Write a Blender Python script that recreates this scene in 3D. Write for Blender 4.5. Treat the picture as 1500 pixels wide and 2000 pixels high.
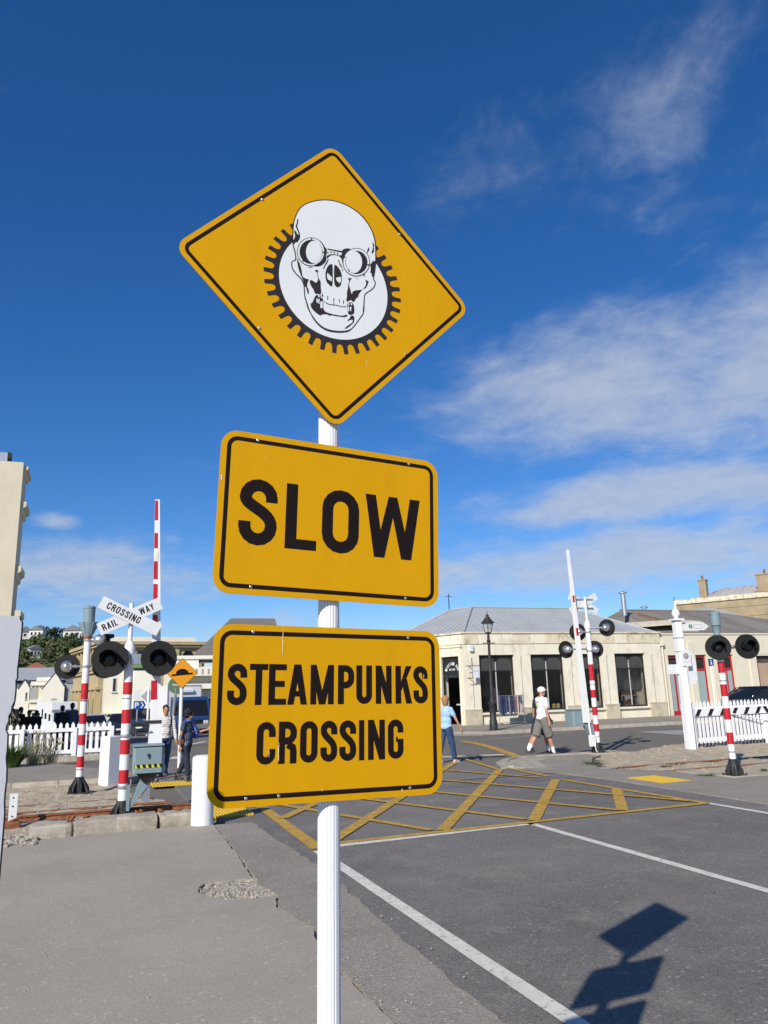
import bpy, bmesh, math, random
from mathutils import Vector, Matrix, noise
from mathutils.geometry import tessellate_polygon
random.seed(7)
for o in list(bpy.data.objects): bpy.data.objects.remove(o)
SC = bpy.context.scene
COL = SC.collection
rad = math.radians

# ------------------------------------------------------------------ camera
PITCH, ROLL, HEAD = rad(13.195), rad(-1.638), rad(21.0)
fwd = Vector((0, math.cos(PITCH), math.sin(PITCH)))
upv = Vector((0, -math.sin(PITCH), math.cos(PITCH)))
rgt = Vector((1, 0, 0))
r2 = rgt*math.cos(ROLL) + upv*math.sin(ROLL)
u2 = -rgt*math.sin(ROLL) + upv*math.cos(ROLL)
turn = Matrix.Rotation(-HEAD, 3, 'Z')
r2, u2, fwd = turn@r2, turn@u2, turn@fwd
cam = bpy.data.cameras.new('camera'); camo = bpy.data.objects.new('camera', cam); COL.objects.link(camo)
m = Matrix((r2, u2, -fwd)).transposed().to_4x4(); m.translation = (0, 0, 1.8); camo.matrix_world = m
cam.sensor_fit = 'VERTICAL'; cam.sensor_height = 24; cam.lens = 1485.0/2000*24
cam.clip_start = 0.05; cam.clip_end = 5000
SC.camera = camo

# ------------------------------------------------------------------ light
SUN_AZ, SUN_EL = rad(46.0), rad(32.0)      # direction the light travels, clockwise from +Y
sd = Vector((math.sin(SUN_AZ)*math.cos(SUN_EL), math.cos(SUN_AZ)*math.cos(SUN_EL), -math.sin(SUN_EL)))
sl = bpy.data.lights.new('sun', 'SUN'); sl.energy = 5.0; sl.angle = rad(0.55); sl.color = (1.0, 0.935, 0.83)
so = bpy.data.objects.new('sun', sl); COL.objects.link(so); so.rotation_euler = sd.to_track_quat('-Z', 'Y').to_euler()
so.location = (-20, -20, 30)

W = bpy.data.worlds.new('World'); SC.world = W; W.use_nodes = True
nt = W.node_tree; nt.nodes.clear()
def N(t, **k):
    n = nt.nodes.new(t)
    for a, b in k.items(): setattr(n, a, b)
    return n
def L(a, b): nt.links.new(a, b)
out = N('ShaderNodeOutputWorld'); bg = N('ShaderNodeBackground'); bg.inputs['Strength'].default_value = 0.092
L(bg.outputs[0], out.inputs[0])
sky = N('ShaderNodeTexSky', sky_type='NISHITA', sun_disc=False)
sky.sun_elevation = SUN_EL; sky.sun_rotation = SUN_AZ + math.pi
sky.altitude = 0; sky.air_density = 1.0; sky.dust_density = 0.0; sky.ozone_density = 6.0
hs = N('ShaderNodeHueSaturation'); hs.inputs['Saturation'].default_value = 1.20; hs.inputs['Value'].default_value = 1.0
L(sky.outputs[0], hs.inputs['Color'])
tint = N('ShaderNodeMix', data_type='RGBA', blend_type='MULTIPLY'); tint.inputs[0].default_value = 1.0; L(hs.outputs[0], tint.inputs[6]); tint.inputs[7].default_value = (1.06, 1.07, 1.24, 1)
# clouds: noise on the direction projected to a flat layer high up
tc = N('ShaderNodeTexCoord'); sep = N('ShaderNodeSeparateXYZ'); L(tc.outputs['Generated'], sep.inputs[0])
def M(op, a, b=None, c=None, clamp=False):
    n = N('ShaderNodeMath', operation=op); n.use_clamp = clamp
    for i, v in enumerate((a, b, c)):
        if v is None: continue
        if isinstance(v, (int, float)): n.inputs[i].default_value = v
        else: L(v, n.inputs[i])
    return n.outputs[0]
zc = M('MAXIMUM', sep.outputs[2], 0.0); zz = M('ADD', zc, 0.16)
cx = M('DIVIDE', sep.outputs[0], zz); cy = M('DIVIDE', sep.outputs[1], zz)
cmb = N('ShaderNodeCombineXYZ'); L(cx, cmb.inputs[0]); L(cy, cmb.inputs[1])
def cnoise(scale, det, rough, off, dist=0.0, sx=1.0, sy=1.0):
    mp = N('ShaderNodeMapping'); mp.inputs['Location'].default_value = off; mp.inputs['Scale'].default_value = (sx, sy, 1)
    mp.inputs['Rotation'].default_value = (0, 0, rad(35))
    L(cmb.outputs[0], mp.inputs[0]); t = N('ShaderNodeTexNoise'); L(mp.outputs[0], t.inputs['Vector'])
    t.inputs['Scale'].default_value = scale; t.inputs['Detail'].default_value = det; t.inputs['Roughness'].default_value = rough
    t.inputs['Distortion'].default_value = dist
    return t.outputs[0]
def field(az, el, ra, re, rot=0.0):
    # soft patch of the sky where a cloud bank stands: azimuth, elevation, half widths in degrees
    c0 = Vector((math.sin(rad(az))*math.cos(rad(el)), math.cos(rad(az))*math.cos(rad(el)), math.sin(rad(el))))
    h = Vector((math.cos(rad(az)), -math.sin(rad(az)), 0)); v = h.cross(c0)
    h2 = h*math.cos(rot) + v*math.sin(rot); v2 = -h*math.sin(rot) + v*math.cos(rot)
    d1 = N('ShaderNodeVectorMath', operation='DOT_PRODUCT'); L(tc.outputs['Generated'], d1.inputs[0]); d1.inputs[1].default_value = h2/math.sin(rad(ra))
    d2 = N('ShaderNodeVectorMath', operation='DOT_PRODUCT'); L(tc.outputs['Generated'], d2.inputs[0]); off = v2/math.sin(rad(re)); d2.inputs[1].default_value = off
    d3 = N('ShaderNodeVectorMath', operation='DOT_PRODUCT'); L(tc.outputs['Generated'], d3.inputs[0]); d3.inputs[1].default_value = c0
    q = M('ADD', M('MULTIPLY', d1.outputs['Value'], d1.outputs['Value']), M('MULTIPLY', d2.outputs['Value'], d2.outputs['Value']))
    e = M('POWER', 2.718, M('MULTIPLY', q, -1.0))
    return M('MULTIPLY', e, M('GREATER_THAN', d3.outputs['Value'], 0.0))
banks = [(40, 21.0, 14, 5.6, 1.0), (52, 20, 14, 6.5, 1.0), (55, 22, 12, 7, .95), (43, 13.2, 15, 2.3, 1.12), (40, 8.8, 17, 2.6, 1.12), (27, 8.2, 10, 1.8, .85), (32, 19.5, 6, 2.0, .62),
         (30, 38, 9, 6, .28), (46, 39, 10, 7, .30), (43, 32.5, 6, 2.2, .42), (56, 33, 9, 8, .36), (0, 8.5, 9, 2.8, .95), (-2.9, 12.1, 1.9, .7, .85), (10, 5, 10, 1.5, .5),
         (85, 15, 25, 7, .9), (130, 20, 30, 9, .8), (-60, 12, 25, 5, .8), (-120, 18, 30, 8, .7), (-170, 25, 25, 8, .7)]
cov = None
for az, el, ra, re, am in banks:
    f = M('MULTIPLY', field(az, el, ra, re), am)
    cov = f if cov is None else M('MAXIMUM', cov, f)
n1 = cnoise(2.9, 12, .60, (3.1, 1.7, 0), .40, .9, .85)
n2 = cnoise(10.0, 8, .66, (0.3, 5.2, 0), .4, .9, .85)
nn = M('ADD', M('MULTIPLY', n1, .72), M('MULTIPLY', n2, .28))
dens = M('MULTIPLY', M('ADD', M('MULTIPLY', M('SUBTRACT', nn, .5), 1.9), M('SUBTRACT', cov, .20)), 1.2, clamp=True)
ss = N('ShaderNodeMapRange', interpolation_type='SMOOTHSTEP'); L(dens, ss.inputs[0])
ss.inputs[3].default_value = 0; ss.inputs[4].default_value = 0.78
ccol = N('ShaderNodeMix', data_type='RGBA'); L(M('MULTIPLY', n2, 1.0), ccol.inputs[0])
ccol.inputs[6].default_value = (4.0, 4.7, 6.1, 1); ccol.inputs[7].default_value = (6.2, 6.9, 8.0, 1)
mixc = N('ShaderNodeMix', data_type='RGBA'); L(ss.outputs[0], mixc.inputs[0]); L(tint.outputs[2], mixc.inputs[6]); L(ccol.outputs[2], mixc.inputs[7])
L(mixc.outputs[2], bg.inputs[0])

vs = SC.view_settings; vs.view_transform = 'Standard'; vs.look = 'None'; vs.gamma = 1; vs.exposure = 0.06; vs.use_curve_mapping = False
SC.render.engine = 'CYCLES'
# ------------------------------------------------------------------ helpers
class MB:
    def __init__(s): s.v = []; s.f = []
    def add(s, vs, fs):
        b = len(s.v); s.v += [tuple(x) for x in vs]; s.f += [tuple(b+i for i in f) for f in fs]; return s
    def box(s, x0, x1, y0, y1, z0, z1):
        return s.add([(x0,y0,z0),(x1,y0,z0),(x1,y1,z0),(x0,y1,z0),(x0,y0,z1),(x1,y0,z1),(x1,y1,z1),(x0,y1,z1)],
                     [(0,3,2,1),(4,5,6,7),(0,1,5,4),(1,2,6,5),(2,3,7,6),(3,0,4,7)])
    def bbox(s, x0, x1, y0, y1, z0, z1, b=.01):
        # box with chamfered vertical edges and top
        P = [(x0+b,y0),(x1-b,y0),(x1,y0+b),(x1,y1-b),(x1-b,y1),(x0+b,y1),(x0,y1-b),(x0,y0+b)]
        Q = [(x0+2*b,y0+b),(x1-2*b,y0+b),(x1-b,y0+2*b),(x1-b,y1-2*b),(x1-2*b,y1-b),(x0+2*b,y1-b),(x0+b,y1-2*b),(x0+b,y0+2*b)]
        vs = [(x,y,z0) for x,y in P]+[(x,y,z1-b) for x,y in P]+[(x,y,z1) for x,y in Q]
        fs = [tuple(reversed(range(8))), tuple(range(16,24))]
        for k in (0,8):
            for i in range(8): j=(i+1)%8; fs.append((k+i,k+j,k+8+j,k+8+i))
        return s.add(vs, fs)
    def hexa(s, a, b):          # two quads (4 points each) joined into a solid
        return s.add(list(a)+list(b), [(3,2,1,0),(4,5,6,7),(0,1,5,4),(1,2,6,5),(2,3,7,6),(3,0,4,7)])
    def prism(s, poly, y0, y1, ax='y'):     # poly of 2D points, extruded along ax
        n = len(poly)
        def P(a, b, d): return (a,d,b) if ax=='y' else ((d,a,b) if ax=='x' else (a,b,d))
        vs = [P(a,b,y0) for a,b in poly]+[P(a,b,y1) for a,b in poly]
        tris = tessellate_polygon([[Vector((a,b,0)) for a,b in poly]])
        fs = [t for t in tris]+[tuple(n+i for i in reversed(t)) for t in tris]
        fs += [(i,(i+1)%n,n+(i+1)%n,n+i) for i in range(n)]
        return s.add(vs, fs)
    def flat(s, poly, z=0.0, fn=None):      # filled outline without thickness on z, or through fn
        tris = tessellate_polygon([[Vector((a,b,0)) for a,b in poly]])
        return s.add([fn(a,b) if fn else (a,b,z) for a,b in poly], tris)
    def cyl(s, p0, p1, r0, r1=None, n=12, caps=True):
        r1 = r0 if r1 is None else r1
        p0, p1 = Vector(p0), Vector(p1); d = (p1-p0)
        if d.length < 1e-7: return s
        q = d.to_track_quat('Z','Y').to_matrix(); vs = []
        for p, r in ((p0,r0),(p1,r1)):
            for i in range(n):
                a = 2*math.pi*i/n; vs.append(p+q@Vector((math.cos(a)*r, math.sin(a)*r, 0)))
        fs = [(i,(i+1)%n,n+(i+1)%n,n+i) for i in range(n)]
        if caps: fs += [tuple(reversed(range(n))), tuple(range(n,2*n))]
        return s.add(vs, fs)
    def tube(s, pts, r, n=8):
        for a, b in zip(pts, pts[1:]): s.cyl(a, b, r, r, n)
        return s
    def lathe(s, prof, n=16, c=(0,0,0), d=(0,0,1)):   # prof: (radius, height) from bottom to top
        c = Vector(c); q = Vector(d).to_track_quat('Z','Y').to_matrix(); vs = []; k = len(prof)
        for r, h in prof:
            for i in range(n):
                a = 2*math.pi*i/n; vs.append(c+q@Vector((math.cos(a)*r, math.sin(a)*r, h)))
        fs = [(j*n+i, j*n+(i+1)%n, (j+1)*n+(i+1)%n, (j+1)*n+i) for j in range(k-1) for i in range(n)]
        fs += [tuple(reversed(range(n))), tuple((k-1)*n+i for i in range(n))]
        return s.add(vs, fs)
    def ball(s, c, r, n=10, m=7, rot=None):
        if isinstance(r,(int,float)): r = (r,r,r)
        c = Vector(c); vs = []
        for j in range(1,m):
            t = math.pi*j/m
            for i in range(n):
                a = 2*math.pi*i/n; p = Vector((math.cos(a)*math.sin(t)*r[0], math.sin(a)*math.sin(t)*r[1], math.cos(t)*r[2]))
                vs.append(c+(rot@p if rot else p))
        p = Vector((0,0,r[2])); vs += [c+(rot@p if rot else p), c-(rot@p if rot else p)]
        k = (m-1)*n
        fs = [(j*n+i,(j+1)*n+i,(j+1)*n+(i+1)%n,j*n+(i+1)%n) for j in range(m-2) for i in range(n)]
        fs += [(k,i,(i+1)%n) for i in range(n)]+[(k+1,(m-2)*n+(i+1)%n,(m-2)*n+i) for i in range(n)]
        return s.add(vs, fs)
    def stone(s, c, r, rnd=None):
        k = len(s.v); s.ball(c, r, 6, 4, Matrix.Rotation(random.uniform(0,6),3,'Z')@Matrix.Rotation(random.uniform(-.6,.6),3,'X')); C_ = Vector(c)
        for i in range(k, len(s.v)): s.v[i] = tuple(C_+(Vector(s.v[i])-C_)*random.uniform(.62,1.25))
        return s
    def caps(s, a, b, ra, rb, n=10):     # tapered capsule
        s.cyl(a,b,ra,rb,n); s.ball(a,ra,n,6); s.ball(b,rb,n,6); return s
    def xf(s, M): s.v = [tuple(M@Vector(p)) for p in s.v]; return s
    def build(s, name, mat, parent=None, smooth=False, loc=None, rot=None, fix=True):
        me = bpy.data.meshes.new(name); me.from_pydata(s.v, [], s.f)
        if fix:
            bm = bmesh.new(); bm.from_mesh(me); bmesh.ops.recalc_face_normals(bm, faces=bm.faces); bm.to_mesh(me); bm.free()
        me.materials.append(mat)
        if smooth:
            me.polygons.foreach_set('use_smooth', [True]*len(me.polygons))
            if smooth != 'all': me.set_sharp_from_angle(angle=rad(38))
        me.update()
        o = bpy.data.objects.new(name, me); COL.objects.link(o)
        if parent: o.parent = parent
        if loc: o.location = loc
        if rot: o.rotation_euler = rot
        return o
def inst(src, parent, loc=None, rot=None, name=None):
    o = bpy.data.objects.new(name or src.name.split('.')[0], src.data); COL.objects.link(o); o.parent = parent
    if loc: o.location = loc
    if rot: o.rotation_euler = rot
    return o
def thing(name, label, cat, loc=(0,0,0), rz=0.0, group=None):
    o = bpy.data.objects.new(name, None); COL.objects.link(o); o.location = loc; o.rotation_euler = (0,0,rz)
    o.empty_display_size = .2
    return tag(o, label, cat, group)
def tag(o, label, cat, group=None):
    o['label'] = label; o['category'] = cat
    if group: o['group'] = group
    return o
def struct(o): o['kind'] = 'structure'; return o
def stuff(o): o['kind'] = 'stuff'; return o

def mat(name, col, rough=.75, var=.12, scale=3.0, bump=0.0, bscale=60, metal=0.0, col2=None, c2scale=1.5, c2amt=.5, spec=.4, c2lo=.48, c2hi=.62, stretch=None, trans=0, alpha=1):
    m = bpy.data.materials.new(name); m.use_nodes = True; t = m.node_tree; b = t.nodes['Principled BSDF']
    b.inputs['Roughness'].default_value = rough; b.inputs['Metallic'].default_value = metal; b.inputs['Specular IOR Level'].default_value = spec
    def nd(x): return t.nodes.new(x)
    tcd = nd('ShaderNodeTexCoord'); vec = tcd.outputs['Object']
    if stretch:
        mp = nd('ShaderNodeMapping'); mp.inputs['Scale'].default_value = stretch; t.links.new(vec, mp.inputs[0]); vec = mp.outputs[0]
    c = (*col, 1)
    if var or col2:
        n = nd('ShaderNodeTexNoise'); n.inputs['Scale'].default_value = scale; n.inputs['Detail'].default_value = 6; n.inputs['Roughness'].default_value = .65
        t.links.new(vec, n.inputs['Vector'])
        mx = nd('ShaderNodeMix'); mx.data_type = 'RGBA'; t.links.new(n.outputs[0], mx.inputs[0])
        mr = nd('ShaderNodeMapRange'); mr.inputs[1].default_value = .3; mr.inputs[2].default_value = .7; t.links.new(n.outputs[0], mr.inputs[0]); t.links.new(mr.outputs[0], mx.inputs[0])
        mx.inputs[6].default_value = (*[x*(1-var) for x in col],1); mx.inputs[7].default_value = (*[min(1,x*(1+var)) for x in col],1)
        last = mx.outputs[2]
        if col2:
            n2 = nd('ShaderNodeTexNoise'); n2.inputs['Scale'].default_value = c2scale; n2.inputs['Detail'].default_value = 8; n2.inputs['Roughness'].default_value = .7
            t.links.new(vec, n2.inputs['Vector'])
            m2 = nd('ShaderNodeMapRange'); m2.inputs[1].default_value = c2lo; m2.inputs[2].default_value = c2hi; m2.inputs[4].default_value = c2amt; t.links.new(n2.outputs[0], m2.inputs[0])
            mx2 = nd('ShaderNodeMix'); mx2.data_type = 'RGBA'; t.links.new(m2.outputs[0], mx2.inputs[0]); t.links.new(last, mx2.inputs[6]); mx2.inputs[7].default_value = (*col2,1)
            last = mx2.outputs[2]
        t.links.new(last, b.inputs['Base Color'])
    else: b.inputs['Base Color'].default_value = c
    if bump:
        n3 = nd('ShaderNodeTexNoise'); n3.inputs['Scale'].default_value = bscale; n3.inputs['Detail'].default_value = 4; t.links.new(tcd.outputs['Object'], n3.inputs['Vector'])
        bp = nd('ShaderNodeBump'); bp.inputs['Strength'].default_value = bump; bp.inputs['Distance'].default_value = .02
        t.links.new(n3.outputs[0], bp.inputs['Height']); t.links.new(bp.outputs[0], b.inputs['Normal'])
    if trans: b.inputs['Transmission Weight'].default_value = trans
    if alpha < 1: b.inputs['Alpha'].default_value = alpha
    return m
def asphalt(name, dark, light, patch, spd=1.0, pscale=.35, fine=180, stain=.5, bump=.6):
    """aggregate speckle, broad worn patches, tyre-polished mottling"""
    m = bpy.data.materials.new(name); m.use_nodes = True; t = m.node_tree; b = t.nodes['Principled BSDF']
    b.inputs['Roughness'].default_value = .88; b.inputs['Specular IOR Level'].default_value = .25
    def nd(x): return t.nodes.new(x)
    g = nd('ShaderNodeNewGeometry'); P = g.outputs['Position']
    def noi(sc, det=5, ro=.6):
        n = nd('ShaderNodeTexNoise'); n.inputs['Scale'].default_value = sc; n.inputs['Detail'].default_value = det; n.inputs['Roughness'].default_value = ro
        t.links.new(P, n.inputs['Vector']); return n.outputs[0]
    def mr(x, a, b_, lo=0, hi=1):
        n = nd('ShaderNodeMapRange'); n.inputs[1].default_value = a; n.inputs[2].default_value = b_; n.inputs[3].default_value = lo; n.inputs[4].default_value = hi
        t.links.new(x, n.inputs[0]); return n.outputs[0]
    def mix(fac, a, b_):
        n = nd('ShaderNodeMix'); n.data_type = 'RGBA'; t.links.new(fac, n.inputs[0])
        for i, v in ((6,a),(7,b_)):
            if isinstance(v, tuple): n.inputs[i].default_value = (*v,1)
            else: t.links.new(v, n.inputs[i])
        return n.outputs[2]
    base = mix(mr(noi(pscale,7,.7), .36, .64), dark, light)
    base = mix(mr(noi(1.7,6,.7), .52, .72, 0, stain), base, patch)
    v = nd('ShaderNodeTexVoronoi'); v.inputs['Scale'].default_value = fine; t.links.new(P, v.inputs['Vector'])
    sp = nd('ShaderNodeSeparateColor'); t.links.new(v.outputs['Color'], sp.inputs[0])
    stone = mix(mr(sp.outputs[0], .0, 1, .0, 1), tuple(x*.62 for x in dark), tuple(min(1,x*1.55) for x in light))
    base = mix(mr(noi(8,3), .3, .7, .30*spd, .55*spd), base, stone)
    base = mix(mr(noi(.9,8,.75), .55, .75, 0, .35), base, tuple(x*.72 for x in dark))
    n = nd('ShaderNodeTexVoronoi'); n.inputs['Scale'].default_value = 55; t.links.new(P, n.inputs['Vector'])
    s2 = nd('ShaderNodeSeparateColor'); t.links.new(n.outputs['Color'], s2.inputs[0])
    base = mix(mr(s2.outputs[1], .982, .992, 0, .45*spd), base, tuple(min(1,x*2.2) for x in light))
    t.links.new(base, b.inputs['Base Color'])
    bp = nd('ShaderNodeBump'); bp.inputs['Strength'].default_value = bump; bp.inputs['Distance'].default_value = .008
    t.links.new(v.outputs['Distance'], bp.inputs['Height']); t.links.new(bp.outputs[0], b.inputs['Normal'])
    return m
def glassmat(name, col=(.02,.022,.025), rough=.04, alpha=None):
    m = bpy.data.materials.new(name); m.use_nodes = True; b = m.node_tree.nodes['Principled BSDF']
    b.inputs['Base Color'].default_value = (*col,1); b.inputs['Roughness'].default_value = rough; b.inputs['Specular IOR Level'].default_value = .5
    if alpha is not None: b.inputs['Alpha'].default_value = alpha
    return m
def ragged(pts, amp, step=.12, seed=0, skip=()):
    """subdivide an open polyline and wobble it sideways"""
    out = []
    for k, (a, b) in enumerate(zip(pts, pts[1:])):
        a, b = Vector((*a,0)), Vector((*b,0)); n = max(1, int((b-a).length/step)); d = (b-a).normalized(); q = Vector((-d.y, d.x, 0))
        for i in range(n):
            p = a.lerp(b, i/n); w = noise.fractal(p*2.6+Vector((seed*7.3,seed,0)), 1.0, 2.0, 4)*amp + random.uniform(-.15,.15)*amp
            p = p + (q*w if (i or k) and k not in skip else q*0); out.append((p.x,p.y))
    out.append(tuple(pts[-1])); return out
# --- stroke lettering
def arc(cx, cy, rx, ry, a0, a1, n=8): return [(cx+rx*math.cos(rad(a0+(a1-a0)*i/n)), cy+ry*math.sin(rad(a0+(a1-a0)*i/n))) for i in range(n+1)]
def bez(a, b, c, d, n=10):
    o = []
    for i in range(n+1):
        u = i/n; o.append(tuple(a[k]*(1-u)**3+3*b[k]*u*(1-u)**2+3*c[k]*u*u*(1-u)+d[k]*u**3 for k in (0,1)))
    return o
def strip(pts, t, closed=False):
    q = [pts[0]]
    for p in pts[1:]:
        if math.dist(p, q[-1]) > 1e-5: q.append(p)
    if closed and math.dist(q[0], q[-1]) < 1e-5: q.pop()
    n = len(q); Lf = []; Rt = []
    for i, p in enumerate(q):
        a = q[i-1] if (i or closed) else None; b = q[(i+1)%n] if (i < n-1 or closed) else None
        ds = []
        if a: ds.append(Vector((p[0]-a[0],p[1]-a[1])).normalized())
        if b: ds.append(Vector((b[0]-p[0],b[1]-p[1])).normalized())
        nn = sum((Vector((-d.y,d.x)) for d in ds), Vector((0,0))); nn.normalize()
        k = t/2/max(.5, nn.dot(Vector((-ds[0].y,ds[0].x))))
        Lf.append((p[0]+nn.x*k,p[1]+nn.y*k)); Rt.append((p[0]-nn.x*k,p[1]-nn.y*k))
    m = n if closed else n-1
    return [[Lf[i],Rt[i],Rt[(i+1)%n],Lf[(i+1)%n]] for i in range(m)]
def glyph(ch, w, t):
    """list of strokes, each a list of quads; height 1, width w, stroke t"""
    h = t/2; r = (w-t)/2*.98; T, B = 1-h, h; R = w-h
    rc = lambda x0,y0,x1,y1: [[(x0,y0),(x1,y0),(x1,y1),(x0,y1)]]
    top = arc(w/2, T-r, w/2-h, r, 0, 180); bot = arc(w/2, B+r, w/2-h, r, 180, 360)
    if ch == 'I': return [rc(0,0,w,1)]
    if ch == 'L': return [rc(0,0,t,1), rc(t,0,w,t*.86)]
    if ch == 'T': return [rc((w-t)/2,0,(w+t)/2,1-t*.86), rc(0,1-t*.86,w,1)]
    if ch == 'E': return [rc(0,0,t,1), rc(t,0,w,t*.86), rc(t,1-t*.86,w,1), rc(t,.5-t*.36,w*.9,.5+t*.5)]
    if ch == 'O': return [strip(top+bot, t, True)]
    if ch == 'C': return [strip([(R,.64)]+top+bot+[(R,.36)], t)]
    if ch == 'G': return [strip([(R,.66)]+top+bot+[(R,.5)], t), rc(w*.52,.42,w-t,.42+t*.8)]
    if ch == 'U': return [strip([(h,1)]+bot+[(R,1)], t)]
    if ch == 'S': return [strip([(R,.66)]+top+bez((h,T-r),(h,.57),(R,.53),(R,.30),12)+list(reversed(bot))+[(h,.35)], t)]
    if ch in 'PRB':
        mid = .40 if ch == 'P' else .45; bh = (1-h-mid-h); rr_ = min(r*1.15, bh/2)
        bowl = [(t,T),(R-rr_,T)]+arc(R-rr_, T-rr_, rr_, rr_, 90, 0)+arc(R-rr_, mid+h+rr_, rr_, rr_, 0, -90)+[(t,mid+h)]
        g = [rc(0,0,t,1), strip(bowl, t)]
        if ch == 'R': g.append(strip([(w*.5,mid),(R-.04*w,mid-.07),(R,mid-.16),(R,0)], t))
        if ch == 'B': r3 = mid/2-h*.1; g.append(strip([(t,mid),(R-r3+h*.3,mid)]+arc(R-r3+h*.3,(mid+h)/2,r3-h*.3,(mid-h)/2,90,-90)+[(t,h)], t))
        return g
    if ch == 'A':
        return [[[(0,0),(t,0),(w/2-t*.55+t,1),(w/2-t*.55,1)]], [[(w-t,0),(w,0),(w/2+t*.55,1),(w/2+t*.55-t,1)]], rc(w*.2,.2,w*.8,.2+t*.8)]
    if ch == 'M': return [rc(0,0,t*.95,1), rc(w-t*.95,0,w,1), [[(0,1),(t*.95,1),(w/2+t*.5,.0),(w/2-t*.5,.0)]], [[(w-t*.95,1),(w,1),(w/2+t*.5,.0),(w/2-t*.5,.0)]]]
    if ch == 'N': return [rc(0,0,t*.95,1), rc(w-t*.95,0,w,1), [[(0,1),(t*1.0,1),(w,0),(w-t*1.0,0)]]]
    if ch == 'K': return [rc(0,0,t,1), [[(t*.9,.3),(t*.9,.3+t*1.3),(w-t*1.05,1),(w,1)]], [[(t*.9+.05,.52),(t*.9+.05+t*.85,.66),(w,0),(w-t*1.05,0)]]]
    if ch == 'W':
        q = w*.255; return [[[(0,1),(t,1),(q+t*.5,0),(q-t*.5,0)]], [[(q-t*.5,0),(q+t*.5,0),(w/2+t*.42,1),(w/2-t*.42,1)]], [[(w-q-t*.5,0),(w-q+t*.5,0),(w/2+t*.42,1),(w/2-t*.42,1)]], [[(w-t,1),(w,1),(w-q+t*.5,0),(w-q-t*.5,0)]]]
    if ch == 'Y': return [rc((w-t)/2,0,(w+t)/2,.45), [[(0,1),(t,1),((w+t)/2,.42),((w-t)/2,.42)]], [[(w-t,1),(w,1),((w+t)/2,.42),((w-t)/2,.42)]]]
    if ch == '1': return [rc((w-t)/2,0,(w+t)/2,1), [[((w-t)/2,.72),((w-t)/2,.9),(0,.78),(0,.62)]]]
    if ch == '7': return [rc(0,1-t,w,1), [[(w-t,1),(w,1),(w*.45,0),(w*.45-t,0)]]]
    if ch == '8': return [strip(arc(w/2,.74,w/2-h,.26-h,0,360,14), t, True), strip(arc(w/2,.26,w/2-h,.26-h,0,360,14), t, True)]
    if ch == '6': return [strip(arc(w/2,.29,w/2-h,.29-h,0,360,14), t, True), strip([(h,.3),(h,.6),(w*.45,1-h),(w*.9,1-h)], t)]
    if ch == '.': return [rc(0,0,t,t)]
    return []
def write(mb, ch, x0, x1, z0, z1, t, fn, lay=.00008):
    """t: stroke in metres; fn(x, z, layer_offset) -> 3D"""
    hh = z1-z0; k = 0
    for st in glyph(ch, (x1-x0)/hh, t/hh):
        for q in st: mb.add([fn(x0+a*hh, z0+b*hh, k*lay) for a,b in q], [(0,1,2,3)])
        k += 1
CW = {'I':.2,'L':.42,'T':.46,'E':.44,'1':.26,'.':.15,'W':.78,'M':.66,'Y':.52,'A':.54,' ':.3}
def line_of(mb, s, x, z, hgt, fn, t=.16, gap=.12, wide=.48, kx=1.0):
    for c in s:
        w = CW.get(c, wide)*hgt*kx
        if c != ' ': write(mb, c, x, x+w, z, z+hgt, t*hgt, fn)
        x += w + gap*hgt*kx
    return x
def width_of(s, hgt, gap=.12, wide=.48, kx=1.0): return sum(CW.get(c, wide)*hgt*kx+gap*hgt*kx for c in s)-gap*hgt*kx
# ------------------------------------------------------------------ materials
M_ROAD = asphalt('road_asphalt', (.118,.108,.098), (.218,.200,.178), (.29,.265,.225), 1.0, .30, 105, .85)
M_CROSS = asphalt('street_asphalt', (.150,.134,.112), (.19,.172,.146), (.225,.20,.165), .8)
M_PAVE = asphalt('worn_pavement', (.295,.260,.212), (.395,.352,.290), (.35,.31,.25), .6, .45, 140, .7, .28)
M_PAVE2 = asphalt('patched_pavement', (.225,.198,.160), (.32,.285,.238), (.345,.305,.25), .85, .8, 95)
M_DIRT = mat('ballast_dirt', (.42,.355,.255), .95, .18, 2.2, .5, 35, col2=(.30,.25,.18), c2scale=5, c2amt=.7)
M_GRAVEL = mat('gravel', (.37,.335,.275), .95, .35, 22, .3, 60, col2=(.17,.16,.14), c2scale=14, c2amt=.6)
M_CONC = mat('concrete', (.40,.36,.29), .9, .16, 4, .5, 45, col2=(.23,.20,.15), c2scale=3.5, c2amt=.7, c2lo=.45, c2hi=.66)
M_WLINE = mat('white_line_paint', (.66,.62,.54), .8, .14, 5, .25, 150, col2=(.2,.195,.19), c2scale=17, c2amt=.75, c2lo=.545, c2hi=.66)
M_WOLD = mat('faded_white_line', (.36,.355,.34), .85, .2, 9, .2, 150, col2=(.12,.12,.12), c2scale=16, c2amt=.8, c2lo=.5, c2hi=.6)
M_YLINE = mat('yellow_line_paint', (.50,.30,.040), .8, .22, 6, .25, 150, col2=(.12,.10,.07), c2scale=15, c2amt=.7, c2lo=.50, c2hi=.66)
M_TACT = mat('tactile_yellow', (.62,.40,.03), .7, .12, 9)
M_WHITE = mat('white_paint', (.76,.76,.75), .5, .05, 4, .08, 40, col2=(.42,.39,.33), c2scale=6, c2amt=.5, c2lo=.57, c2hi=.72, stretch=(1,1,.35))
M_WFENCE = mat('fence_white', (.80,.80,.80), .55, .05, 6, .12, 60, col2=(.5,.49,.45), c2scale=7, c2amt=.35, c2lo=.6, c2hi=.72)
M_RED = mat('red_band_paint', (.46,.013,.022), .5, .18, 6, col2=(.20,.02,.02), c2scale=9, c2amt=.6, c2lo=.58, c2hi=.7)
M_BLACK = mat('black_paint', (.012,.012,.013), .5, .2, 12)
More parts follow.
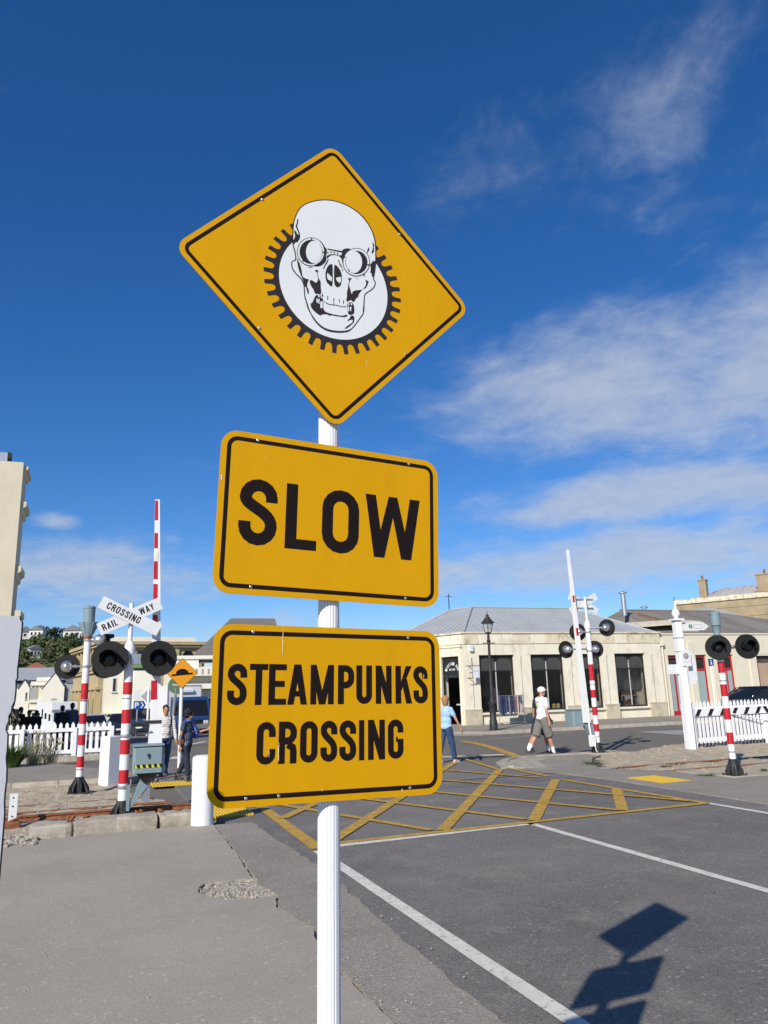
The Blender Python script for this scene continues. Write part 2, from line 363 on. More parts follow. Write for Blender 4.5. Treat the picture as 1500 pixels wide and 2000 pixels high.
M_MBLACK = mat('matt_black', (.010,.010,.011), .62, .2, 6, spec=.3)
M_STEEL = mat('galvanised_steel', (.50,.51,.52), .38, .15, 14, metal=.8)
M_SILVER = mat('aluminium', (.62,.63,.64), .28, .1, 10, metal=.85)
M_BOXGREY = mat('machine_grey_paint', (.20,.27,.30), .5, .06, 6, .08, 60)
M_RUST = mat('rusty_rail', (.27,.105,.045), .85, .3, 20, .4, 90, col2=(.12,.05,.025), c2scale=9, c2amt=.8)
M_RAILTOP = mat('rail_head', (.23,.17,.13), .5, .25, 14, metal=.5)
M_IRON = mat('cast_iron', (.02,.021,.023), .5, .25, 16, .3, 60, col2=(.09,.085,.08), c2scale=9, c2amt=.5)
M_LEAF = mat('leaf_green', (.075,.135,.025), .6, .35, 3)

# ------------------------------------------------------------------ ground
def gz(x, y):
    d = max(0.0, y-36.0); k = 1.0 if x < 9 else max(0.0, 1-(x-9)/6)
    return -.05 - .03*min(d, 84)*k - (0 if y < 130 else min(3.0, (y-130)*.02))
mb = MB(); xs = [-700,-300,-120,-60,-30,-15,-8,-4,0,4,8,9,12,15,25,40,80,160,400,900]; ys = [-60,-10,0,6,12,18,24,30,36,40,46,54,64,80,100,120,150,200,300,600,1500]
for y in ys:
    for x in xs: mb.v.append((x,y,gz(x,y)))
nx = len(xs)
for j in range(len(ys)-1):
    for i in range(nx-1): mb.f.append((j*nx+i, j*nx+i+1, (j+1)*nx+i+1, (j+1)*nx+i))
struct(mb.build('ground', M_CROSS, smooth='all', fix=False))
def sheet(name, poly, z, m, skirt=.05):
    b = MB(); n = len(poly); b.flat(poly, z)
    k = len(b.v); b.v += [(x,y,z) for x,y in poly]+[(x,y,z-skirt) for x,y in poly]
    b.f += [(k+i, k+(i+1)%n, k+n+(i+1)%n, k+n+i) for i in range(n)]
    o = b.build(name, m, fix=False)
    bm = bmesh.new(); bm.from_mesh(o.data)
    for f in bm.faces:
        if abs(f.normal.z) > .5 and f.normal.z < 0: f.normal_flip()
    bm.to_mesh(o.data); bm.free(); return o
road_left = [(2.05,-6),(2.05,13.2)]
struct(sheet('road', [(1.95,-8),(9.5,-8),(9.5,13.0),(9.2,15.2),(9.05,17.4),(9.3,20.0),(9.5,24),(-1,24.5),(1.2,20.2),(1.75,17.6),(1.75,12.6),(1.95,12.0)], 0.0, M_ROAD))
# worn footway on the left in two pieces with an open gravel seam and a pothole between them
seam = [(1.66,-6),(1.65,3.0),(1.66,4.45),(1.63,5.33),(1.71,6.26),(1.60,7.0)]
seam2 = [(1.62,8.2),(1.66,8.86),(1.70,10.2),(1.74,11.65)]
pot = [(1.60,7.0),(1.68,7.38),(1.50,7.36),(1.25,7.48),(1.12,7.66),(1.05,7.86),(1.06,8.02),(1.15,8.17),(1.4,8.20),(1.62,8.2)]
A = ragged(seam, .030, .07, 1) + ragged(pot, .035, .05, 2)[1:] + ragged(seam2, .028, .07, 3)[1:]
struct(sheet('footway', A + ragged([(1.74,11.65),(1.45,11.74),(-.65,11.62),(-1.4,11.45),(-9,11.2)], .03, .12, 4)[1:] + [(-9,-6)], .014, M_PAVE, .06))
seamB = [(x+.028, y) for x, y in seam] + [(1.70,7.4),(1.66,7.8)] + [(x+.028, y) for x, y in seam2]
Bl = ragged(seamB, .028, .07, 5)
edge = [(2.28,11.62),(2.30,10.2),(2.38,8.5),(2.33,7.2),(2.26,5.7),(2.22,4.2),(2.2,-6)]
struct(sheet('footway_strip', Bl + ragged([(1.77,11.66),(2.28,11.62)], .02, .1, 6)[1:] + ragged(edge, .040, .08, 7)[1:], .009, M_PAVE2, .06))
# gravel in the seam and the pothole
def gravel_bed(name, x0, x1, y0, y1, z, amp, step, keep=None, stones=0, m=M_GRAVEL, sz=(.006,.018)):
    b = MB(); nx = int((x1-x0)/step)+1; ny = int((y1-y0)/step)+1
    for j in range(ny+1):
        for i in range(nx+1):
            x = x0+(x1-x0)*i/nx; y = y0+(y1-y0)*j/ny
            b.v.append((x,y,z+amp*noise.fractal(Vector((x*3,y*3,z)),1,2,5)+random.uniform(-.2,.2)*amp))
    for j in range(ny):
        for i in range(nx): b.f.append((j*(nx+1)+i, j*(nx+1)+i+1, (j+1)*(nx+1)+i+1, (j+1)*(nx+1)+i))
    for k in range(stones):
        x, y = random.uniform(x0,x1), random.uniform(y0,y1)
        if keep and not keep(x,y): continue
        r = sz[0]+(sz[1]-sz[0])*random.random()**2.5; zz_ = z+amp*noise.fractal(Vector((x*3,y*3,z)),1,2,5)
        b.stone((x,y,zz_+r*.25), (r*random.uniform(.8,1.5), r*random.uniform(.7,1.2), r*random.uniform(.5,.9)))
    return b.build(name, m, fix=False)
stuff(gravel_bed('pothole_gravel', 1.0, 1.78, 6.9, 8.35, -.016, .016, .02, None, 2600, sz=(.003,.019)))
tag(bpy.data.objects['pothole_gravel'], 'loose grey gravel in the pothole of the worn footway', 'gravel')
stuff(gravel_bed('seam_gravel', 1.55, 1.80, 2.5, 11.7, -.012, .008, .04, None, 700, sz=(.004,.011)))
tag(bpy.data.objects['seam_gravel'], 'fine gravel in the cracked seam along the footway', 'gravel')
b = MB()
for k in range(150):       # grit along the crumbling edge
    y = random.uniform(3.5, 11.5); x = random.choice([random.gauss(2.32,.07), random.gauss(1.72,.10), random.uniform(-.5,2.2)]); r = random.uniform(.003,.009)
    b.stone((x,y,.014+r*.3), (r*1.2,r,r*.7))
tag(stuff(b.build('loose_grit', M_GRAVEL, fix=False)), 'scattered grit lying along the crumbling footway edge', 'gravel')
# paint
def line(b, p, q, w, z):
    p, q = Vector((*p,0)), Vector((*q,0)); d = (q-p).normalized(); s = Vector((-d.y,d.x,0))*w/2
    n = max(1,int((q-p).length/.25)); L_ = []; R_ = []
    for i in range(n+1):
        c = p.lerp(q, i/n); j = random.uniform(-.006,.006)
        L_.append((c.x+s.x*(1+j*6),c.y+s.y*(1+j*6),z)); R_.append((c.x-s.x*(1-j*6),c.y-s.y*(1-j*6),z))
    k = len(b.v); b.v += L_+R_
    b.f += [(k+n+1+i, k+n+2+i, k+i+1, k+i) if False else (k+i, k+n+1+i, k+n+2+i, k+i+1) for i in range(n)]
def painted(name, segs, w, z, m):
    b = MB()
    for i, s in enumerate(segs): line(b, s[0], s[1], s[2] if len(s) > 2 else w, z+i*.0006)
    o = b.build(name, m, fix=False)
    for p in o.data.polygons:
        pass
    bm = bmesh.new(); bm.from_mesh(o.data)
    for f in bm.faces:
        if f.normal.z < 0: f.normal_flip()
    bm.to_mesh(o.data); bm.free(); return struct(o)
painted('edge_line', [((2.585,-6),(2.585,9.2))], .125, .005, M_WLINE)
painted('lane_line', [((5.62,-6),(5.64,9.62))], .115, .005, M_WLINE)
painted('far_edge_line', [((8.92,-6),(8.84,9.72))], .11, .005, M_WLINE)
painted('stop_line', [((2.7,9.36),(5.68,9.53))], .15, .005, M_WLINE)
BOX = [((2.76,14.41),(2.62,9.3),.17),((2.55,9.50),(8.80,9.70),.13),((8.8,9.68),(8.72,13.49),.13),((8.81,14.06),(8.97,16.22),.12),
 ((8.72,11.75),(7.33,9.78),.17),((8.64,13.53),(5.78,9.68),.17),((8.70,15.86),(4.39,9.64),.17),((7.0,15.62),(2.79,9.5),.17),((4.6,14.4),(2.75,11.7),.17),((8.56,17.91),(5.55,13.57),.16),
 ((2.75,13.9),(4.26,9.71),.13),((3.9,14.4),(5.74,9.8),.13),((5.3,14.4),(7.28,9.81),.13),((6.4,15.5),(8.74,9.97),.13),((7.4,16.9),(8.49,13.96),.12),((9.28,19.13),(8.61,15.79),.12)]
painted('box_junction', BOX, .15, .010, M_YLINE)
painted('give_way_line', [((9.0,19.6),(9.75,19.42)),((9.95,19.37),(10.67,19.18))], .28, .005, M_WLINE)
painted('street_line', [((13.0,25.45),(18.39,27.24)),((18.9,27.4),(30,30.9))], .14, -.044, M_WOLD)
painted('street_dash', [((13.77,28.93),(14.65,27.96)),((4.2,27.5),(6.72,31.4)),((2.4,24.6),(2.66,25.68)),((3.2,30.5),(4.6,33.2))], .22, -.043, M_WLINE)
b = MB(); b.flat([(19.95,25.39),(22.15,24.9),(19.81,22.69)], -.043); struct(b.build('street_arrow', M_WOLD, fix=False))
painted('kerb_yellow', [((12.55,25.6),(12.43,24.23)),((12.43,24.3),(11.93,22.22)),((11.95,22.3),(11.32,20.18)),((11.34,20.25),(10.62,17.95))], .30, -.042, M_YLINE)
# ground at the tracks
def dirt(name, poly, x0, x1, y0, y1, z, amp, stones, drop=0.0):
    """loose soil as a grid clipped by a point test against poly"""
    def inside(x, y):
        c = False; n = len(poly)
        for i in range(n):
            (xa,ya),(xb,yb) = poly[i], poly[(i+1)%n]
            if (ya > y) != (yb > y) and x < (xb-xa)*(y-ya)/(yb-ya)+xa: c = not c
        return c
    b = MB(); st = .09; nx = int((x1-x0)/st); ny = int((y1-y0)/st); idx = {}
    def zf(x, y): return z + amp*noise.fractal(Vector((x*1.3,y*1.3,z+3)),1,2,4) + .35*amp*noise.noise(Vector((x*9,y*9,1)))
    for j in range(ny+1):
        for i in range(nx+1):
            x = x0+st*i; y = y0+st*j; idx[i,j] = len(b.v); b.v.append((x,y,zf(x,y)))
    for j in range(ny):
        for i in range(nx):
            if inside(x0+st*(i+.5)+.05*math.sin(j*1.7), y0+st*(j+.5)+.05*math.sin(i*2.1)): b.f.append((idx[i,j],idx[i+1,j],idx[i+1,j+1],idx[i,j+1]))
    for k in range(stones):
        x, y = random.uniform(x0,x1), random.uniform(y0,y1)
        if not inside(x,y): continue
        r = random.uniform(.008,.03); b.stone((x,y,zf(x,y)+r*.2), (r*1.3,r,r*.7))
    return tag(stuff(b.build(name, M_DIRT, smooth=False, fix=False)), *{'track_dirt': ('beige ballast dirt round the rails beside the concrete blocks','dirt'), 'verge_dirt': ('beige dirt verge round the rails before the picket gate','dirt')}[name])
dirt('track_dirt', [(-7,11.3),(-.6,11.7),(1.55,12.0),(1.72,13.0),(1.55,14.0),(1.25,15.4),(.8,16.4),(.75,18.2),(.6,18.95),(-7,19.3)], -7, 2, 11, 19.6, -.015, .05, 900)
dirt('verge_dirt', [(10.6,14.7),(11.4,13.2),(11.4,12.2),(11.6,11.75),(13,11.55),(22,11.2),(22,20),(17,19.2),(13.2,17.75),(12.0,16.9),(11.2,15.6)], 10.4, 22, 11, 20, -.005, .035, 900)
def soft(name, pts, z, m, sk=.06): return struct(sheet(name, pts, z, m, sk))
soft('side_footway', [(9.45,-8),(30,-8),(30,11.3),(13,11.5),(11.5,11.9),(11.3,12.6),(11.3,13.4),(10.5,14.6),(10.9,15.5),(11.9,16.9),(12.9,17.65),(12.7,17.75),(10.75,17.9),(10.2,17.7),(9.6,17.05),(9.3,16.3),(9.2,15.2),(9.45,13.0)], .014, M_PAVE2)
soft('rear_footway', [(-9,19.25),(.35,18.92),(.95,18.3),(1.3,19.4),(.6,20.8),(-.9,24.4),(-9,25.9)], .07, M_PAVE2, .12)
soft('shop_footway', [(13.2,30.6),(15.2,28.3),(46,28.3),(46,33.62),(16.85,33.62),(16.85,50),(13.2,50)], .07, M_PAVE2, .13)
def kerb(name, pts, w, h, z0=-.02, seg=.9, m=M_CONC):
    b = MB(); d = []
    for (a, c) in zip(pts, pts[1:]):
        a, c = Vector((*a,0)), Vector((*c,0)); n = max(1, round((c-a).length/seg))
        for i in range(n):
            p, q = a.lerp(c, i/n), a.lerp(c, (i+1)/n); t_ = (q-p).normalized(); p += t_*.006; q -= t_*.006; s = Vector((-t_.y,t_.x,0))*w
            e = Vector((0,0,h+random.uniform(-.006,.006))); o = Vector((0,0,z0)); sl_ = s*.18
            kb = MB().hexa([p+o,q+o,q+s+o,p+s+o],[p+e+sl_,q+e+sl_,q+s+e,p+s+e]); d.append(kb)
    root = MB()
    first = d[0].build(name, m)
    struct(first)
    for k in d[1:]: k.build('kerb_stone', m, first)
    return first
kerb('rear_kerb', [(-8,19.1),(.4,18.80)], .14, .085)
kerb('corner_kerb', [(8.95,16.0),(9.35,17.0),(9.75,17.6),(10.25,17.98),(10.9,18.12),(12.6,17.95)], -.16, .05, seg=.5)
kerb('shop_kerb', [(15.2,28.2),(46,28.2)], .15, .09, -.06, 1.2)
kerb('fence_kerb', [(-8,25.9),(1.0,26.2)], .18, .12, -.06, 1.2)
# domed and barred tactile mats
def tactile(poly, label, rows, cols, bars):
    z = .018; b = MB(); P4 = [Vector((*p,0)) for p in poly]
    o = sheet('tactile_paving', poly, z+.004, M_TACT, .02); tag(o, label, 'tactile paving', 'tactile mats'); b = MB()
    for i in range(cols):
        for j in range(rows):
            u, v_ = (i+.5)/cols, (j+.5)/rows
            c = P4[0].lerp(P4[1],u).lerp(P4[3].lerp(P4[2],u), v_)
            if bars:
                e = (P4[3]-P4[0]).normalized()*.16; b.cyl((c.x-e.x,c.y-e.y,z+.004),(c.x+e.x,c.y+e.y,z+.004),.016,.016,6)
            else: b.lathe([(.0175,0),(.012,.006)], 6, (c.x,c.y,z+.004))
    stuff(b.build('dome', M_TACT, o, fix=False))
tactile([(9.84,11.9),(10.5,11.9),(10.5,12.9),(9.84,12.9)], 'yellow tactile mat on the footway beyond the road', 16, 11, False)
tactile([(1.80,12.25),(2.45,12.25),(2.45,13.45),(1.80,13.45)], 'yellow tactile mat beside the white round bollard', 4, 13, True)
tactile([(1.3,17.05),(2.2,17.05),(2.2,17.7),(1.3,17.7)], 'yellow ribbed tactile mat at the feet of the walking woman', 2, 14, True)
# rails: flat in the road as worn strips, standing clear in the dirt
def rail(name, x0, x1, y, z, label):
    prof = [(-.035,0),(.035,0),(.035,.012),(.010,.022),(.010,.055),(.030,.065),(.030,.088),(-.030,.088),(-.030,.065),(-.010,.055),(-.010,.022),(-.035,.012)]
    b = MB(); b.prism([(y+a, z+c) for a, c in prof], x0, x1, 'x'); o = b.build(name, M_RUST)
    t_ = MB(); t_.box(x0, x1, y-.022, y+.022, z+.0885, z+.0905); t_.build('running_surface', M_RAILTOP, o)
    return tag(o, label, 'rail', 'railway rails')
rail('rail', -7, 1.75, 13.55, .0, 'nearest rusty rail running behind the concrete blocks')
rail('rail', -7, 1.45, 14.62, -.080, 'second rusty rail sunk in dirt past the near signal mast')
rail('rail', -7, 1.20, 15.55, -.086, 'third rusty rail sunk in dirt before the far signal mast')
rail('rail', 11.0, 24, 13.50, -.075, 'nearer rusty rail in the dirt at the right signal mast')
rail('rail', 10.9, 24, 14.57, -.065, 'farther rusty rail in the dirt before the picket gate')
M_GROOVE = mat('worn_rail_strip', (.30,.29,.275), .6, .25, 7)
painted('track_strip', [((1.75,13.55),(11.0,13.52)),((1.6,14.62),(10.9,14.59))], .06, .005, M_GROOVE)
M_GROOVE2 = mat('flangeway', (.03,.03,.03), .9)
painted('flangeway', [((1.75,13.62),(11.0,13.59)),((1.6,14.54),(10.9,14.51))], .05, .004, M_GROOVE2)
soft('kerb_apron', [(8.80,16.0),(9.35,17.25),(9.98,17.95),(10.62,18.12),(10.95,17.4),(10.25,16.75),(9.75,15.55)], .022, M_CONC)
# ------------------------------------------------------------------ the sign in the foreground
M_YEL = mat('sign_yellow', (.605,.306,.002), .5, .03, 2.5, .03, 12, spec=.12, col2=(.42,.20,.006), c2scale=4, c2amt=.22, c2lo=.52, c2hi=.75, stretch=(2.5,1,.5))
M_SBLK = mat('sign_black', (.012,.007,.006), .5, .1, 5, spec=.15)
M_SBLK2 = mat('art_black', (.028,.024,.026), .5, .1, 9, spec=.2)
M_SWHT = mat('sign_white', (.68,.70,.71), .5, .03, 4, spec=.15)
M_PLATEBACK = mat('plate_aluminium', (.55,.55,.56), .45, .1, 9, metal=.6)
M_POST = mat('post_white', (.76,.76,.77), .35, .03, 8, .04, 60, col2=(.45,.42,.38), c2scale=16, c2amt=.45, c2lo=.66, c2hi=.74, stretch=(1,1,.12))
SKULL=[('skull_outline','K',[[(-1302,872),(-1293,1377),(-1275,1584),(-1220,1802),(-1127,2032),(-1001,2221),(-810,2378),(-519,2540),(-258,2632),(6,2678),(272,2665),(541,2616),(810,2495),(1013,2337),(1181,2133),(1297,1915),(1361,1684),(1381,1478),(1384,1128),(1367,811),(1319,488),(1282,325),(1342,253),(1346,151),(1276,-1),(1138,-133),(1009,-229),(974,-338),(956,-610),(933,-816),(931,-916),(823,-1071),(706,-1259),(573,-1449),(442,-1572),(264,-1646),(41,-1682),(-212,-1682),(-400,-1622),(-556,-1509),(-680,-1341),(-773,-1199),(-835,-1019),(-897,-838),(-928,-748),(-945,-427),(-976,-303),(-1054,-190),(-1178,-104),(-1302,47),(-1328,172),(-1319,305),(-1267,341),(-1196,368),(-1219,594),(-1270,747)]]),('skull','W',[[(-1268,885),(-1258,1383),(-1241,1585),(-1188,1797),(-1098,2019),(-979,2197),(-797,2346),(-514,2504),(-259,2593),(-1,2638),(259,2625),(522,2576),(786,2458),(983,2303),(1148,2104),(1261,1891),(1324,1667),(1343,1465),(1346,1119),(1329,805),(1283,487),(1242,308),(1305,231),(1309,150),(1247,17),(1119,-106),(980,-210),(938,-339),(920,-615),(896,-822),(895,-910),(794,-1055),(677,-1243),(548,-1428),(427,-1542),(261,-1610),(45,-1646),(-201,-1646),(-380,-1589),(-529,-1480),(-651,-1316),(-742,-1178),(-803,-1001),(-865,-820),(-895,-734),(-911,-414),(-945,-282),(-1028,-161),(-1153,-74),(-1271,69),(-1294,182),(-1287,288),(-1258,308),(-1159,345),(-1186,609),(-1237,765)]]),('skull_shading','K',[[(1256,1587),(1313,1496),(1301,1247),(1230,1143),(1225,1229),(1276,1381),(1264,1484)],[(1156,1379),(1148,1279),(1077,1123),(1072,1226),(1114,1324)],[(-1151,1736),(-1119,1727),(-1125,1590),(-1156,1480),(-1117,1389),(-1060,1235),(-1066,1099),(-1097,1041),(-1137,947),(-1200,948),(-1239,854),(-1292,874),(-1284,960),(-1231,1057),(-1210,1163),(-1248,1287),(-1224,1344),(-1192,1302),(-1123,1185),(-1107,1257),(-1193,1436),(-1203,1485),(-1172,1543)],[(-1157,476),(-1103,357),(-1072,298),(-1009,83),(-993,-78),(-961,-136),(-868,-164),(-774,-159),(-821,-236),(-852,-406),(-789,-490),(-795,-671),(-836,-598),(-883,-413),(-914,-436),(-930,-325),(-1023,-118),(-1086,32),(-1133,218)],[(-601,178),(-538,209),(-484,165),(-522,146),(-507,1),(-475,-91),(-422,-145),(-428,-312),(-403,-504),(-445,-578),(-523,-563),(-570,-589),(-617,-550),(-649,-459),(-711,-375),(-758,-287),(-768,-191),(-712,-162),(-633,-193),(-570,-228),(-529,-170),(-507,-99),(-529,62),(-554,139),(-601,128)],[(-586,-625),(-486,-587),(-397,-584),(-350,-722),(-351,-1015),(-273,-1097),(-83,-1116),(237,-1117),(399,-1024),(405,-1096),(301,-1143),(173,-1152),(44,-1162),(-83,-1155),(-147,-1191),(-241,-1155),(-399,-1194),(-430,-1249),(-555,-1187),(-664,-1112),(-727,-1028),(-742,-902),(-696,-909),(-649,-785)],[(439,150),(511,184),(570,163),(511,126),(483,25),(459,-64),(501,-172),(513,-237),(554,-362),(572,-257),(655,-195),(771,-163),(905,-110),(837,-199),(809,-256),(769,-298),(768,-382),(684,-451),(650,-541),(584,-606),(535,-533),(453,-583),(388,-630),(365,-569),(399,-462),(391,-330),(425,-189),(443,-51),(470,56),(461,115),(428,114)],[(994,236),(1111,201),(1058,53),(1006,-44),(905,-117),(1007,41),(1026,131)],[(394,-636),(584,-612),(624,-747),(629,-912),(595,-985),(529,-1014),(480,-1041),(422,-1003),(402,-826)],[(513,-1044),(611,-1028),(626,-1127),(608,-1246),(525,-1344),(427,-1445),(297,-1535),(363,-1425),(444,-1360),(542,-1275),(576,-1203),(560,-1163),(478,-1199),(397,-1255),(414,-1202),(479,-1140),(496,-1071)],[(-804,-1077),(-711,-1235),(-587,-1402),(-462,-1522),(-275,-1614),(-22,-1629),(265,-1590),(459,-1504),(573,-1416),(458,-1563),(264,-1639),(-23,-1688),(-244,-1682),(-431,-1612),(-587,-1483),(-711,-1315)],[(-73,503),(-47,475),(-51,-162),(-94,-254),(-157,-202),(-237,-137),(-268,-44),(-284,85),(-267,239),(-203,405),(-138,481)],[(-8,501),(57,500),(154,422),(218,302),(243,173),(231,2),(197,-156),(116,-217),(51,-222),(-12,-120)],[(-163,667),(-218,502),(-293,367),(-325,259),(-347,304),(-299,416),(-234,566)],[(123,685),(171,527),(252,428),(267,313),(284,385),(236,509),(181,597),(149,708)],[(-553,1223),(-393,1162),(-281,993),(-232,972),(-233,870),(-265,760),(-234,599),(-331,442),(-459,328),(-649,283),(-712,484),(-521,1001)],[(-264,981),(-5,994),(290,1016),(305,900),(287,725),(254,717),(189,803),(92,830),(-6,817),(-104,783),(-185,695),(-227,601)],[(241,1020),(324,1110),(490,1168),(656,1088),(450,559),(351,502),(285,503),(247,681),(223,845)],[(1163,797),(1225,846),(1261,959),(1294,897),(1350,980),(1335,769),(1314,556),(1276,358),(1243,402),(1215,361),(1211,498),(1157,502),(1186,630)],[(-837,218),(-743,247),(-649,256),(-743,221)],[(677,228),(776,200),(726,195)],[(-381,-499),(-347,-590),(-372,-644),(-397,-584)],[(-226,-564),(-197,-567),(-201,-706),(-220,-704)],[(-38,-596),(-25,-619),(10,-579),(-13,-650),(-14,-801),(9,-816),(-55,-823),(-33,-798),(-32,-654)],[(139,-584),(161,-586),(170,-710),(151,-714)],[(268,-606),(300,-599),(292,-723),(273,-721)],[(-398,-725),(-240,-796),(-145,-815),(79,-795),(272,-810),(370,-767),(376,-798),(272,-833),(79,-821),(-151,-843),(-253,-825)],[(-913,-842),(-835,-1051),(-773,-1199),(-835,-1083)],[(968,-306),(936,-615),(909,-854),(943,-814)]]),('skull_highlight','W',[[(-514,-600),(-467,-583),(-461,-657),(-498,-675)],[(-429,-588),(-397,-588),(-379,-669),(-423,-678)],[(-567,-735),(-523,-710),(-517,-848),(-555,-850)],[(-502,-728),(-461,-712),(-467,-870),(-502,-871)],[(-442,-806),(-373,-759),(-367,-986),(-439,-1001)],[(413,-658),(462,-648),(461,-728),(419,-730)],[(415,-777),(461,-761),(449,-925),(417,-922)],[(490,-765),(536,-765),(518,-901),(479,-909)],[(508,-651),(554,-642),(560,-694),(517,-709)],[(-220,183),(-76,66),(-83,-69),(-205,-30),(-236,63)],[(54,79),(210,148),(215,32),(166,-80),(69,-1)],[(-232,938),(-5,943),(250,948),(229,830),(124,845),(-6,847),(-136,805),(-227,736)],[(-1112,355),(-1072,381),(-1056,319),(-1087,301)]]),('goggle_outline','K',[[(-297,850),(-304,766),(-324,681),(-356,598),(-400,520),(-454,449),(-516,387),(-584,336),(-656,298),(-731,273),(-805,263),(-877,267),(-944,286),(-1005,318),(-1057,363),(-1100,419),(-1131,485),(-1150,559),(-1157,639),(-1151,722),(-1133,805),(-1102,887),(-1060,965),(-1007,1037),(-947,1100),(-879,1152),(-806,1192),(-732,1218),(-656,1230),(-583,1227),(-515,1210),(-452,1178),(-399,1132),(-355,1075),(-323,1007),(-304,932)],[(1164,856),(1155,770),(1133,684),(1098,600),(1051,522),(995,449),(929,387),(858,336),(782,297),(704,272),(627,261),(553,265),(483,284),(421,317),(367,362),(323,419),(292,486),(272,561),(267,641),(274,725),(295,810),(328,893),(373,972),(429,1045),(493,1108),(564,1161),(639,1202),(718,1228),(796,1241),(872,1237),(943,1220),(1007,1187),(1062,1141),(1107,1083),(1139,1015),(1158,938)]]),('goggle_ring','W',[[(-320,845),(-326,765),(-345,684),(-376,605),(-417,531),(-468,464),(-527,405),(-592,357),(-660,320),(-731,297),(-801,287),(-869,291),(-933,308),(-991,339),(-1040,382),(-1081,435),(-1111,498),(-1129,568),(-1136,644),(-1130,723),(-1112,802),(-1083,880),(-1043,954),(-993,1022),(-935,1082),(-871,1132),(-803,1170),(-732,1195),(-660,1206),(-591,1203),(-526,1186),(-467,1156),(-416,1113),(-375,1058),(-344,994),(-326,922)],[(1140,850),(1132,769),(1111,687),(1078,608),(1034,533),(980,464),(918,405),(850,356),(778,319),(705,296),(631,286),(561,290),(495,307),(436,338),(384,382),(343,436),(313,499),(295,570),(290,647),(297,727),(317,807),(348,886),(391,961),(443,1030),(504,1090),(572,1140),(643,1179),(717,1204),(792,1216),(863,1212),(931,1195),(992,1165),(1044,1121),(1086,1066),(1116,1001),(1135,928)]]),('goggle_shadow','K',[[(-371,825),(-377,755),(-393,684),(-420,615),(-456,550),(-500,490),(-551,439),(-607,396),(-667,364),(-728,344),(-789,335),(-848,339),(-904,354),(-954,382),(-997,420),(-1032,467),(-1058,522),(-1074,584),(-1080,651),(-1075,721),(-1059,791),(-1034,859),(-999,924),(-956,984),(-905,1036),(-850,1080),(-790,1113),(-728,1135),(-667,1144),(-606,1142),(-550,1127),(-499,1099),(-455,1061),(-419,1013),(-393,957),(-376,893)],[(1075,824),(1068,754),(1051,684),(1022,615),(985,551),(939,492),(887,441),(829,399),(768,367),(705,347),(643,338),(583,342),(527,357),(476,384),(433,422),(398,469),(372,524),(357,585),(352,652),(358,721),(375,790),(402,858),(438,923),(483,982),(535,1034),(592,1077),(653,1110),(716,1131),(780,1141),(840,1138),(898,1123),(949,1096),(993,1058),(1029,1010),(1055,954),(1071,892)]]),('goggle_lens','W',[[(-390,817),(-394,753),(-406,688),(-424,626),(-449,567),(-480,515),(-516,470),(-555,434),(-597,407),(-639,392),(-682,387),(-724,393),(-762,411),(-797,439),(-828,476),(-852,522),(-871,575),(-882,633),(-886,696),(-882,760),(-871,824),(-853,886),(-829,945),(-798,997),(-763,1043),(-724,1080),(-682,1107),(-639,1123),(-596,1129),(-554,1123),(-515,1106),(-479,1078),(-448,1040),(-424,993),(-405,940),(-394,880)],[(896,792),(891,727),(878,662),(857,599),(830,540),(797,487),(758,442),(716,405),(672,378),(626,362),(581,357),(537,364),(496,381),(459,408),(427,446),(402,492),(383,545),(372,603),(369,666),(373,730),(386,795),(406,857),(432,916),(465,969),(503,1016),(545,1053),(590,1081),(636,1097),(682,1103),(726,1097),(768,1080),(805,1053),(837,1015),(863,968),(882,915),(893,855)]]),('goggle_rivet','K',[[(-732,1185),(-693,1194),(-693,1127),(-732,1117)],[(-368,830),(-304,845),(-304,805),(-368,789)],[(-516,438),(-477,447),(-478,380),(-516,371)],[(-994,403),(-932,418),(-932,378),(-994,363)],[(926,408),(967,417),(966,349),(925,339)],[(445,439),(485,448),(484,380),(444,371)],[(288,830),(354,847),(354,805),(288,789)],[(1070,761),(1138,777),(1138,736),(1070,719)],[(-181,855),(-188,837),(-204,826),(-220,829),(-226,844),(-219,862),(-204,874),(-188,870)],[(-84,886),(-91,868),(-107,857),(-122,860),(-129,875),(-122,893),(-106,904),(-90,901)],[(17,897),(10,879),(-6,868),(-22,871),(-29,886),(-22,904),(-6,915),(10,912)],[(125,890),(118,871),(102,860),(86,863),(79,878),(86,897),(102,908),(118,905)],[(229,854),(222,835),(206,824),(190,827),(183,843),(190,861),(206,872),(222,869)]])]
sg = thing('warning_sign', 'tall white post with yellow gear and skull diamond over SLOW and STEAMPUNKS CROSSING plates', 'road sign', (.5895,1.9311,0), rad(4.876))
def rrect(w, h, r, n=7):
    o = []
    for cx_, cy_, a in ((w/2-r,h/2-r,0),(-w/2+r,h/2-r,90),(-w/2+r,-h/2+r,180),(w/2-r,-h/2+r,270)): o += arc(cx_,cy_,r,r,a,a+90,n)
    return o
def ring(b, outer, inner, y):
    n = len(outer); k = len(b.v); b.v += [(a,y,c) for a,c in outer]+[(a,y,c) for a,c in inner]
    b.f += [(k+i, k+(i+1)%n, k+n+(i+1)%n, k+n+i) for i in range(n)]
def front(o):
    bm = bmesh.new(); bm.from_mesh(o.data)
    for f in bm.faces:
        if f.normal.y > 0: f.normal_flip()
    bm.to_mesh(o.data); bm.free(); return o
def rot2(p, a): return (p[0]*math.cos(a)-p[1]*math.sin(a), p[0]*math.sin(a)+p[1]*math.cos(a))
